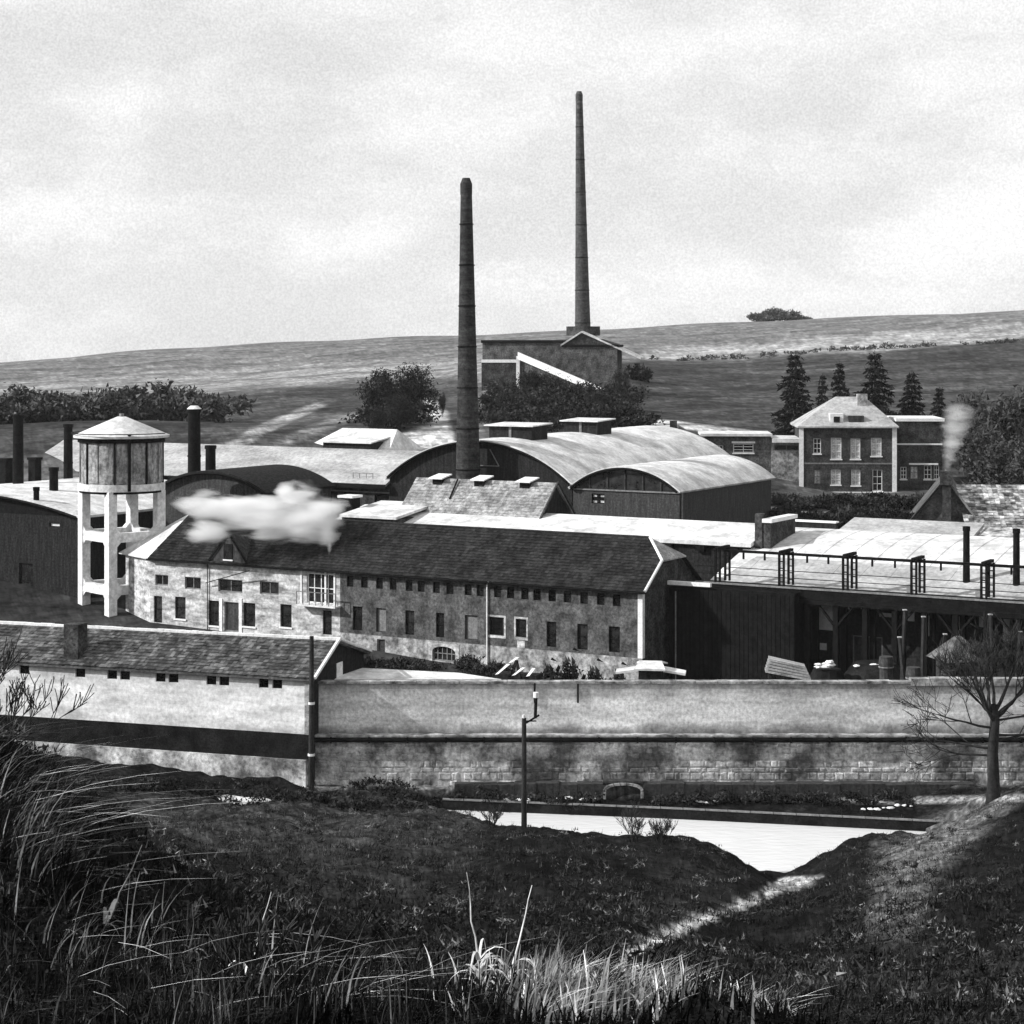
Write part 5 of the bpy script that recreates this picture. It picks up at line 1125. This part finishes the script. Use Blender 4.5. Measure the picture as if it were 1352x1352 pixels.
# conifers
def conifer_proto(seed):
    nr_ = np.random.default_rng(seed); h = 10.; vs = []; k = 0
    for lv in range(15):
        z = 1.2 + lv * .6; R = 2.5 * (1 - (z / 10.2)) ** .85 + .15; nb = 7 if lv < 9 else 5
        for b in range(nb):
            a = 2 * math.pi * b / nb + lv * .7 + nr_.uniform(-.3, .3); L = R * nr_.uniform(.5, 1.45); n = int(36 * L) + 8
            t = nr_.uniform(.05, 1, n) ** .8; p = np.stack([np.cos(a) * L * t, np.sin(a) * L * t, z - .28 * L * t ** 1.5 + .1], 1) + nr_.normal(size=(n, 3)) * .11
            d_ = nr_.normal(size=(n, 3)) * .5 + np.array([np.cos(a), np.sin(a), -.5]); d_ /= np.linalg.norm(d_, axis=1)[:, None]
            s = np.cross(d_, nr_.normal(size=(n, 3))); s /= np.linalg.norm(s, axis=1)[:, None]; Ls = nr_.uniform(.25, .5, (n, 1))
            vs.append(np.stack([p - s * Ls * .25, p + s * Ls * .25, p + d_ * Ls], 1).reshape(-1, 3))
    tr = MB().tube([(0, 0, -.5), (0, 0, 5), (0, 0, 10.2)], [.2, .12, .02], 6)
    return tr.mesh('trunk', 'bark'), tri_mesh('crown', np.concatenate(vs), 'conifer')
cps = [conifer_proto(5), conifer_proto(6)]
for i, (px, d, top, wd, lb) in enumerate([(1050, 216, 464, 1.0, 'tall dark spruce left of the villa, leftmost of the row'), (1086, 222, 492, .6, 'small thin spruce just left of the villa roof'), (1108, 224, 476, .7, 'slender spruce behind the villa roof ridge'),
                                          (1155, 218, 462, 1.05, 'widest dark spruce rising behind the right side of the villa roof'), (1204, 220, 489, .95, 'middle-sized spruce behind the flat-roofed wing'), (1240, 224, 509, .9, 'smallest dark spruce at the right end of the flat-roofed wing')]):
    x = (px - CX) / F * d; z = gz1(x, d); h = zy(top, d) - z; r = bpy.data.objects.new('spruce_tree', None); COL.objects.link(r); r.location = (x, d, z); s = h / 10.2; r.scale = (s * wd, s * wd, s); r.rotation_euler = (0, 0, i * 1.3)
    tag(r, lb, 'tree', 'spruces around the villa'); link('trunk', cps[i % 2][0], r); link('crown', cps[i % 2][1], r)
# far wood, clump on the horizon, hedges (masses)
mass('hedgerow_wood', 'dark wood along the field edge left behind the water tower', [(px, 292 + random.uniform(-10, 14), 4.2, zy(518 + 14 * abs(px - 180) / 200 + random.uniform(-5, 7), 295) - gz1((px - CX) / F * 295, 295)) for px in range(-40, 310, 10)] + [(px, 250 + random.uniform(-14, 14), 3.6, random.uniform(2.5, 4.5)) for px in range(-30, 290, 12)], 'wood_far', .6, 1100)
mass('horizon_copse', 'small dark copse standing on the horizon', [(px, 880, 5.5, zy(t, 880) - gz1((px - CX) / F * 880, 880)) for px, t in ((1002, 412), (1014, 408), (1026, 406), (1038, 408), (1050, 411), (1058, 419))], 'wood_far', 1.0, 1500, kind=None, cat='copse')
mass('hilltop_bush', 'small round bush beside the far end of the hilltop works', [(838, 330, 2.2, 3.0), (848, 330, 1.8, 2.4)], 'shrub', .8, 400, kind=None, cat='bush')
mass('garden_hedge', 'dark hedge and shrubs in front of the villa', [(px, 188 + random.uniform(-1.5, 1.5), 1.9, zy(655 + random.uniform(-3, 4), 188) - gz1((px - CX) / F * 188, 188)) for px in range(1022, 1230, 11)], 'shrub', .35, 900)
mass('garden_slope_hedge', 'dark undergrowth below the villa terrace', [(px, 178 + random.uniform(-1.5, 1.5), 2.2, zy(672 + random.uniform(-3, 4), 178) - gz1((px - CX) / F * 178, 178)) for px in range(1028, 1215, 12)], 'shrub', .35, 900)
for i, (px, d, hh, r) in enumerate([(745, 124, 4.5, 1.5), (778, 123, 4.0, 1.3), (812, 122, 3.9, 1.1), (720, 126, 3.6, 1.0)]):
    mass('yard_shrub', ['tallest dark shrub in the yard against the brick wall', 'dark shrub between the tallest one and the hut', 'low dark shrub nearest the low hut', 'small dark shrub beside the leaning boards'][i], [(px, d, r, hh)], 'shrub', .35, 1300, kind=None, cat='shrub')
mass('yard_brambles', 'dark brambles along the foot of the brick works wall', [(px, 140 - (px - 480) * .012 + random.uniform(-1, 1), 1.3, random.uniform(.5, 1.3)) for px in range(452, 668, 9) if not 560 < px < 612], 'shrub', .25, 600)

mass('bank_scrub', 'low dark scrub and rubbish along the foot of the retaining wall', [(px, random.uniform(104.2, 105.6), .7, random.uniform(.25, .7)) for px in range(470, 1200, 13) if not 785 < px < 862], 'shrub', .16, 160)
def weeds(name, label, num, m, size, x0, x1, d0, d1, tri, hh):
    nr_ = np.random.default_rng(num); vs = []
    dz = np.exp(nr_.uniform(np.log(d0), np.log(d1), num)); pz = nr_.uniform(x0, x1, num); xz = (pz - CX) / F * dz; zz = ground_z(xz, dz); yz = HY - (zz - CZ) * F / dz; ok = (poly_dist(xz, dz, RIV) > .6) & (poly_dist(pz, yz, [(810, 1290), (828, 1255), (930, 1203), (1030, 1158), (1090, 1155), (930, 1222), (850, 1275)]) > 4)
    for x, y, z in zip(xz[ok], dz[ok], zz[ok]):
        r = nr_.uniform(.15, .55); vs.append(twig_cloud(tri, (x, y, z + hh * .3), (r, r, hh * nr_.uniform(.4, 1.1)), nr_, size, 3.2, .6))
    return tag(link(name, tri_mesh(name, np.concatenate(vs), m)), label, kind='stuff')
weeds('bank_weeds', 'dark matted weeds scattered over the bank', 900, 'shrub', .12, -20, 1400, 24, 102, 70, .22)
mass('field_hedge', 'thin dark hedge line between the ploughed slope and the pale field', [(px, 424 + random.uniform(-3, 3), 1.3, random.uniform(.5, 1.3)) for px in range(862, 1352, 7) if random.random() < .7], 'wood_far', .45, 60)
weeds('dull_weeds', 'dull dead weeds scattered over the bank', 420, 'dull', .1, -20, 1400, 22, 102, 40, .16)
weeds('near_weeds', 'dark matted weeds in the near grass', 420, 'shrub', .07, -20, 1400, 14, 30, 70, .14)
mass('store_scrub', 'dark scrub on the slope below the white store', [(px, random.uniform(98, 101.5), .8, .5) for px in range(100, 560, 16)], 'shrub', .18, 200)
# bare tree on the right bank
def bare_tree(px, d, top, label, seed, name='bare_tree', spreadw=.75):
    x = (px - CX) / F * d; z = gz1(x, d); h = zy(top, d) - z; rs = random.Random(seed)
    r = bpy.data.objects.new(name, None); COL.objects.link(r); r.location = (x, d, z); tag(r, label, 'tree')
    tr = MB(); tr.tube([(0, 0, -.3), (.03, 0, h * .1), (-.02, 0, h * .25), (.1, 0, h * .42), (.05, 0, h * .5)], [.4, .3, .27, .23, .16], 10, cap=False); tk = link('trunk', tr.mesh('trunk', 'bark', smooth=True), r)
    lm = MB()
    for k in range(10):
        a = rs.uniform(0, 6.28) if k > 1 else (3.3, -.3)[k]; branch(lm, Vector((.07, 0, h * rs.uniform(.36, .48))), Vector((math.cos(a), math.sin(a), rs.uniform(.6, 1.6))), h * .24, .1, 4, rs, .62, .12, None, 4, .013)
    for k in range(6):
        a = (3.14, 2.9, 0.1, -.2, 3.5, .4)[k]; branch(lm, Vector((0, 0, h * (.24 + .035 * k))), Vector((math.cos(a), math.sin(a) * .5, rs.uniform(-.05, .3))), h * .3, .07, 3, rs, .7, -.08, None, 4, .014)
    link('limbs', lm.mesh('limbs', 'bark'), r); return r
bare_tree(1311, 97, 800, 'large bare tree with crooked limbs on the right bank in front of the wall', 11)
def bare_shrub(px, d, h, label, seed, lean=0, n=7, r0=.03, name='bare_shrub', depth=3):
    x = (px - CX) / F * d; z = gz1(x, d); rs = random.Random(seed); mb = MB()
    for k in range(n): a = rs.uniform(0, 6.28); branch(mb, Vector((rs.uniform(-.1, .1), rs.uniform(-.1, .1), -.1)), Vector((math.cos(a) * .6 + lean, math.sin(a) * .6, 1.)), h * .5, r0, depth, rs, .55, .3, None, 3, .008)
    o = link(name, mb.mesh(name, 'bark'), None, (x, d, z)); return tag(o, label, 'shrub')
bare_shrub(652, 90.5, 1.2, 'small bare shrub at the river edge left of the bracket pole', 3)
bare_shrub(838, 88, 1.9, 'bare twiggy shrub at the river edge, taller of the two right of the pole', 4)
bare_shrub(872, 87.5, 1.3, 'low bare shrub at the river edge, shorter and rightmost', 5, n=9)
bare_shrub(-12, 34, 2.3, 'bare branching shrub at the left edge in front of the white store', 9, lean=.35, n=6, r0=.022, depth=3)
bare_shrub(340, 17, .9, 'small dark bare shrub among the dry grass at bottom left', 12, lean=.1, n=6, r0=.012)

# ---------------------------------------------------------------- grass
def blades(px, d, L, wd, lean, m, name, label, nseg=3, curve=.5, rs=None, z_off=-.03):
    rs = rs or rng; n = len(px); x = (px - CX) / F * d; z = ground_z(x, d) + z_off
    keep = (poly_dist(x, d, RIV) > .15); x, y, z, L = x[keep], d[keep], z[keep], L[keep]; n = len(x)
    a = rs.uniform(0, 2 * np.pi, n); dirx = np.cos(a) * .5 + lean[0]; diry = np.sin(a) * .5 + lean[1]; f = rs.uniform(.15, 1, n) * curve
    wv = np.stack([-diry, dirx, np.zeros(n)], 1); wv[:, 0] += .6; wv /= np.linalg.norm(wv, axis=1)[:, None]
    rows = []
    for k in range(nseg + 1):
        t = k / nseg; c = np.stack([x + dirx * f * L * t ** 1.6, y + diry * f * L * t ** 1.6, z + L * (t - .35 * f * t * t)], 1)
        w = wd * (1 - t * .92) * (1 + .0 * t); rows.append(c - wv * w / 2); rows.append(c + wv * w / 2)
    v = np.stack(rows, 1).reshape(-1, 3); base = np.arange(n)[:, None] * (2 * (nseg + 1))
    fc = np.concatenate([base + np.array([2 * k, 2 * k + 1, 2 * k + 3, 2 * k + 2]) for k in range(nseg)], 1).reshape(-1, 4)
    o = link(name, np_mesh(name, v, fc, m)); return tag(o, label, kind='stuff')
n = 190000
d = np.exp(rng.uniform(np.log(13), np.log(106), n)); px = rng.uniform(-60, 1420, n)
xx_, yy_ = (px - CX) / F * d, d
clump = np.clip(.5 + .35 * np.sin(xx_ * 1.1 + 3 * np.sin(yy_ * .37 + xx_ * .3)) * np.sin(yy_ * .43 + 2.3 * np.sin(xx_ * .61)) + rng.normal(size=n) * .35, 0, 1.4)
def blades_grass():
    L = rng.uniform(.07, .24, n) * (.4 + 1.1 * clump) * np.interp(d, [13, 30, 106], [1.25, 1.0, 1.15])
    k = rng.random(n) < .5
    blades(px[k], d[k], L[k], .016, (.5, 0), 'grass', 'bank_grass', 'short dark rough grass covering the bank', 2, curve=2.2)
    blades(px[~k], d[~k], L[~k], .024, (-.3, -.3), 'grass', 'bank_turf', 'dark tangled turf between the taller grass on the bank', 2, curve=2.6)
blades_grass()
n = 60000; d = np.exp(rng.uniform(np.log(30), np.log(106), n)); px = rng.uniform(60, 1400, n)
big = np.sin((px - CX) / F * d * .8 + 2 * np.sin(d * .31)) + np.sin(d * .5 + px * .013) + rng.normal(size=n) * .7
msk = ((px < 680) & (d > 60) & (big > .2)) | ((d > 38) & (np.abs((px - 1215) + (d - 62) * -2.4) < 45 + 25 * rng.normal(size=n)) & (big > -.2)) | ((px > 1080) & (d > 84) & (big > 0)) | (big > 1.7)
blades(px[msk], d[msk], rng.uniform(.08, .28, msk.sum()), .03, (.5, 0), 'dull', 'dull_dry_grass', 'dull dry grass on the lighter patches of the bank', 2, curve=1.6)
# bright tussocks at the bottom
def tuft(cx, cd, n, L, spread, lean, wd=.014, m='dry'):
    return (cx + rng.normal(size=n) * spread[0], np.abs(cd + rng.normal(size=n) * spread[1]), rng.uniform(.5, 1, n) * L)
def tussock(name, label, specs, m, wd, lean, nseg=5, curve=.8):
    P = [np.concatenate(q) for q in zip(*[tuft(*s) for s in specs])]
    return blades(P[0], np.clip(P[1], 9, 60), P[2], wd, lean, m, name, label, nseg, curve)
def sp(x0, x1, d0, d1, k, L0, L1, sx, sd_, num): return [(rng.uniform(x0, x1), rng.uniform(d0, d1), k, rng.uniform(L0, L1), (sx, sd_), 0) for _ in range(num)]
tussock('dry_grass_fringe', 'pale dry grass leaning right along the bottom of the picture', sp(640, 1030, 14.0, 17.8, 18, .25, .58, 9, .25, 100) + sp(690, 760, 14, 15.5, 14, .3, .6, 8, .3, 10), 'dry', .026, (.7, -.1), curve=1.1)
tussock('upright_dry_blades', 'upright broken dry blades between the leaning grass at the bottom', sp(580, 1030, 14.0, 17, 8, .2, .5, 12, .3, 60), 'dry', .03, (.15, -.1), curve=1.3)
tussock('dark_grass_fringe', 'dark tangled grass filling the bottom of the picture', sp(-20, 1060, 13.6, 19, 34, .25, .6, 16, .4, 130), 'grass', .014, (.3, -.1), curve=1.2)
tussock('dull_grass_fringe', 'dull tangled grass at the bottom left', sp(-10, 640, 13.5, 20, 16, .25, .6, 16, .4, 95), 'dull', .013, (.4, -.1), curve=1.4)
tussock('bright_stem_tangle', 'scattered bright dry stems crossing at the bottom left', sp(60, 480, 14, 21, 3, .5, 1.1, 18, .5, 46), 'dry', .02, (.7, -.1), curve=1.9)
tussock('leaning_stem_tangle', 'scattered dry stems leaning left at the bottom left', sp(20, 560, 14, 21, 3, .4, .9, 18, .5, 30), 'dull', .014, (-.9, -.1), curve=1.3)
tussock('pale_reed_clump', 'pale arching reeds bending right at the left edge', sp(-40, 90, 21, 27, 14, .5, 1.1, 12, .4, 30), 'dull', .028, (1.1, -.1), curve=1.6)
tussock('bright_reed_blades', 'bright reed blades arching right at the left edge', sp(-40, 75, 20, 25, 4, .6, 1.15, 10, .4, 30), 'dry', .035, (1.1, -.1), curve=1.5)
tussock('broken_stems', 'short broken pale stems lying among the dark grass', sp(-20, 1060, 13.8, 24, 5, .2, .5, 22, .6, 90), 'dull', .026, (.2, -.3), curve=2.6)
tussock('dark_reed_mass', 'dark dense reeds at the left edge', sp(-60, 110, 20, 27, 60, .4, .95, 14, .5, 34), 'grass', .02, (.8, -.1), curve=1.2)
tussock('right_bank_tufts', 'dull low grass tufts on the lower right bank', sp(1000, 1400, 15, 28, 14, .15, .32, 16, .4, 90), 'dull', .012, (.6, -.1), curve=1.6)
def stalk_plant(px, d, h, label, seed, n=9, m='dry', lean=0.):
    x = (px - CX) / F * d; z = gz1(x, d); rs = random.Random(seed); r = bpy.data.objects.new('dry_stalk_plant', None); COL.objects.link(r); r.location = (x, d, z - .05); tag(r, label, 'plant')
    pts = [Vector((0, 0, 0))]
    for k in range(8): pts.append(pts[-1] + Vector((rs.uniform(-.02, .02) + lean * .03, rs.uniform(-.02, .02), h / 8)))
    link('stem', MB().tube(pts, [.011 - .001 * k for k in range(9)], 5).mesh('stem', m), r)
    for k in range(n):
        q = MB(); a = rs.uniform(0, 6.28); L = rs.uniform(.25, .5) * h; z0 = rs.uniform(0, .35) * h; ww = rs.uniform(.012, .028); c = Vector((lean * .03 * z0 / h * 8, 0, z0)); dv = Vector((math.cos(a), math.sin(a), 0)); sv = Vector((-dv.y, dv.x, 0)); vs_ = []
        for j in range(6): t = j / 5; p = c + dv * L * t * .8 + Vector((0, 0, L * (t * 1.1 - t * t * 1.2))); vs_ += [p - sv * ww * (1 - t * .9), p + sv * ww * (1 - t * .9)]
        q.add(vs_, [(2 * j, 2 * j + 1, 2 * j + 3, 2 * j + 2) for j in range(5)]); link('leaf', q.mesh('leaf', m), r)
stalk_plant(640, 15.5, 1.0, 'tall pale dry stalk at bottom centre, taller of two', 1, 14, lean=-.6)
stalk_plant(668, 15.8, .85, 'pale dry stalk leaning right at bottom centre, shorter of two', 2, 10, lean=.7)
stalk_plant(330, 18, .9, 'pale dry stalk with long leaves at bottom left', 3, 12, lean=.8)
stalk_plant(252, 19, .7, 'dry leafy stalk left of the pale long-leaved stalk', 4, 12, 'dull', .2)
stalk_plant(130, 19, .9, 'crossing dry stalk below the reeds at the left edge', 5, 9, 'dull', 1.5)

# ---------------------------------------------------------------- steam and smoke
def plume(name, label, blobs, dens, nscale, cat, rough=1.5, gain=2.6):
    import bmesh
    mb = bpy.data.meshes.new(name); bm = bmesh.new()
    for (x, y, z, rx, ry, rz) in blobs:
        bmesh.ops.create_icosphere(bm, subdivisions=2, radius=1.06, matrix=Matrix.Translation((x, y, z)) @ Matrix.Diagonal((rx, ry, rz, 1)))
    bm.to_mesh(mb); bm.free()
    m = bpy.data.materials.new(name + '_vapour'); m.use_nodes = True; n, l = m.node_tree.nodes, m.node_tree.links; n.remove(n['Principled BSDF'])
    pv = n.new('ShaderNodeVolumePrincipled'); pv.inputs['Color'].default_value = (.98, .98, .98, 1); pv.inputs['Anisotropy'].default_value = .2
    t = n.new('ShaderNodeTexCoord'); mpx = n.new('ShaderNodeMapping'); mpx.inputs['Scale'].default_value = (.35, .8, 1.2); mpx.inputs['Rotation'].default_value = (0, .25, 0); l.new(t.outputs['Object'], mpx.inputs[0])
    nzz = n.new('ShaderNodeTexNoise'); nzz.inputs['Scale'].default_value = nscale; nzz.inputs['Detail'].default_value = 5; nzz.inputs['Roughness'].default_value = .55; nzz.inputs['Distortion'].default_value = .3; l.new(mpx.outputs[0], nzz.inputs['Vector'])
    cur = None
    for (x, y, z, rx, ry, rz) in blobs:
        a = n.new('ShaderNodeVectorMath'); a.operation = 'SUBTRACT'; l.new(t.outputs['Object'], a.inputs[0]); a.inputs[1].default_value = (x, y, z)
        b = n.new('ShaderNodeVectorMath'); b.operation = 'DIVIDE'; l.new(a.outputs[0], b.inputs[0]); b.inputs[1].default_value = (rx, ry, rz)
        c = n.new('ShaderNodeVectorMath'); c.operation = 'LENGTH'; l.new(b.outputs[0], c.inputs[0])
        if cur is None: cur = c.outputs['Value']
        else:
            d = n.new('ShaderNodeMath'); d.operation = 'SMOOTH_MIN'; l.new(cur, d.inputs[0]); l.new(c.outputs['Value'], d.inputs[1]); d.inputs[2].default_value = .3; cur = d.outputs[0]
    f = n.new('ShaderNodeMath'); f.operation = 'MULTIPLY_ADD'; l.new(cur, f.inputs[0]); f.inputs[1].default_value = -gain; f.inputs[2].default_value = gain * .8
    g = n.new('ShaderNodeMath'); g.operation = 'MULTIPLY_ADD'; l.new(nzz.outputs['Fac'], g.inputs[0]); g.inputs[1].default_value = rough * 2; g.inputs[2].default_value = -rough
    h = n.new('ShaderNodeMath'); h.operation = 'ADD'; h.use_clamp = True; l.new(f.outputs[0], h.inputs[0]); l.new(g.outputs[0], h.inputs[1])
    k = n.new('ShaderNodeMath'); k.operation = 'MULTIPLY'; l.new(h.outputs[0], k.inputs[0]); k.inputs[1].default_value = dens; l.new(k.outputs[0], pv.inputs['Density'])
    l.new(pv.outputs[0], n['Material Output'].inputs['Volume']); mb.materials.append(m)
    o = link(name, mb); r = o.modifiers.new('merge', 'REMESH'); r.mode = 'VOXEL'; r.voxel_size = min(b[3] for b in blobs) * .22
    return tag(o, label, cat, kind='stuff')
def sb(px, py, d, rx, rz, ry=None): x, y, z = at(px, py, d); return (x, y, z, rx, ry or min(rx, 1.3), rz)
plume('steam_plume', 'white steam plume drifting left across the dark works roof', [sb(435, 722, 149, .22, 1.0, .4), sb(432, 700, 149, 1.0, 1.6, .8), sb(424, 678, 149.5, 2.3, 1.9, 1.5), sb(400, 656, 150, 2.0, 1.4), sb(378, 647, 150, 1.3, .7), sb(398, 690, 149.5, 3.2, 1.9), sb(355, 690, 149.5, 3.4, 2.0),
      sb(318, 684, 150, 3.2, 1.9), sb(288, 670, 150.5, 2.8, 1.6), sb(262, 660, 151, 2.2, 1.1), sb(282, 700, 150, 2.6, 1.2), sb(330, 665, 150.5, 3.2, 1.1)], 3.6, .7, 'steam', 1.3, 1.15)
plume('chimney_smoke', 'thin pale smoke rising from the boiler house chimney', [sb(1251, 614, 171, .5, .9), sb(1254, 600, 171, .8, 1.1), sb(1257, 584, 171, 1.15, 1.4), sb(1261, 566, 171.2, 1.5, 1.5), sb(1266, 548, 171.2, 1.7, 1.4)], 0.8, 1.6, 'smoke', 1.0, 1.4)

# ---------------------------------------------------------------- thin haze over the whole valley
hm = bpy.data.materials.new('valley_haze'); hm.use_nodes = True; _n, _l = hm.node_tree.nodes, hm.node_tree.links; _n.remove(_n['Principled BSDF'])
_v = _n.new('ShaderNodeVolumePrincipled'); _v.inputs['Color'].default_value = (.95, .95, .95, 1); _v.inputs['Density'].default_value = .00006; _l.new(_v.outputs[0], _n['Material Output'].inputs['Volume'])
hb = MB().box(-2600, 2600, -2600, 2600, -420, 92)
tag(link('haze', hb.mesh('haze', hm)), 'thin pale haze over the valley', kind='stuff')
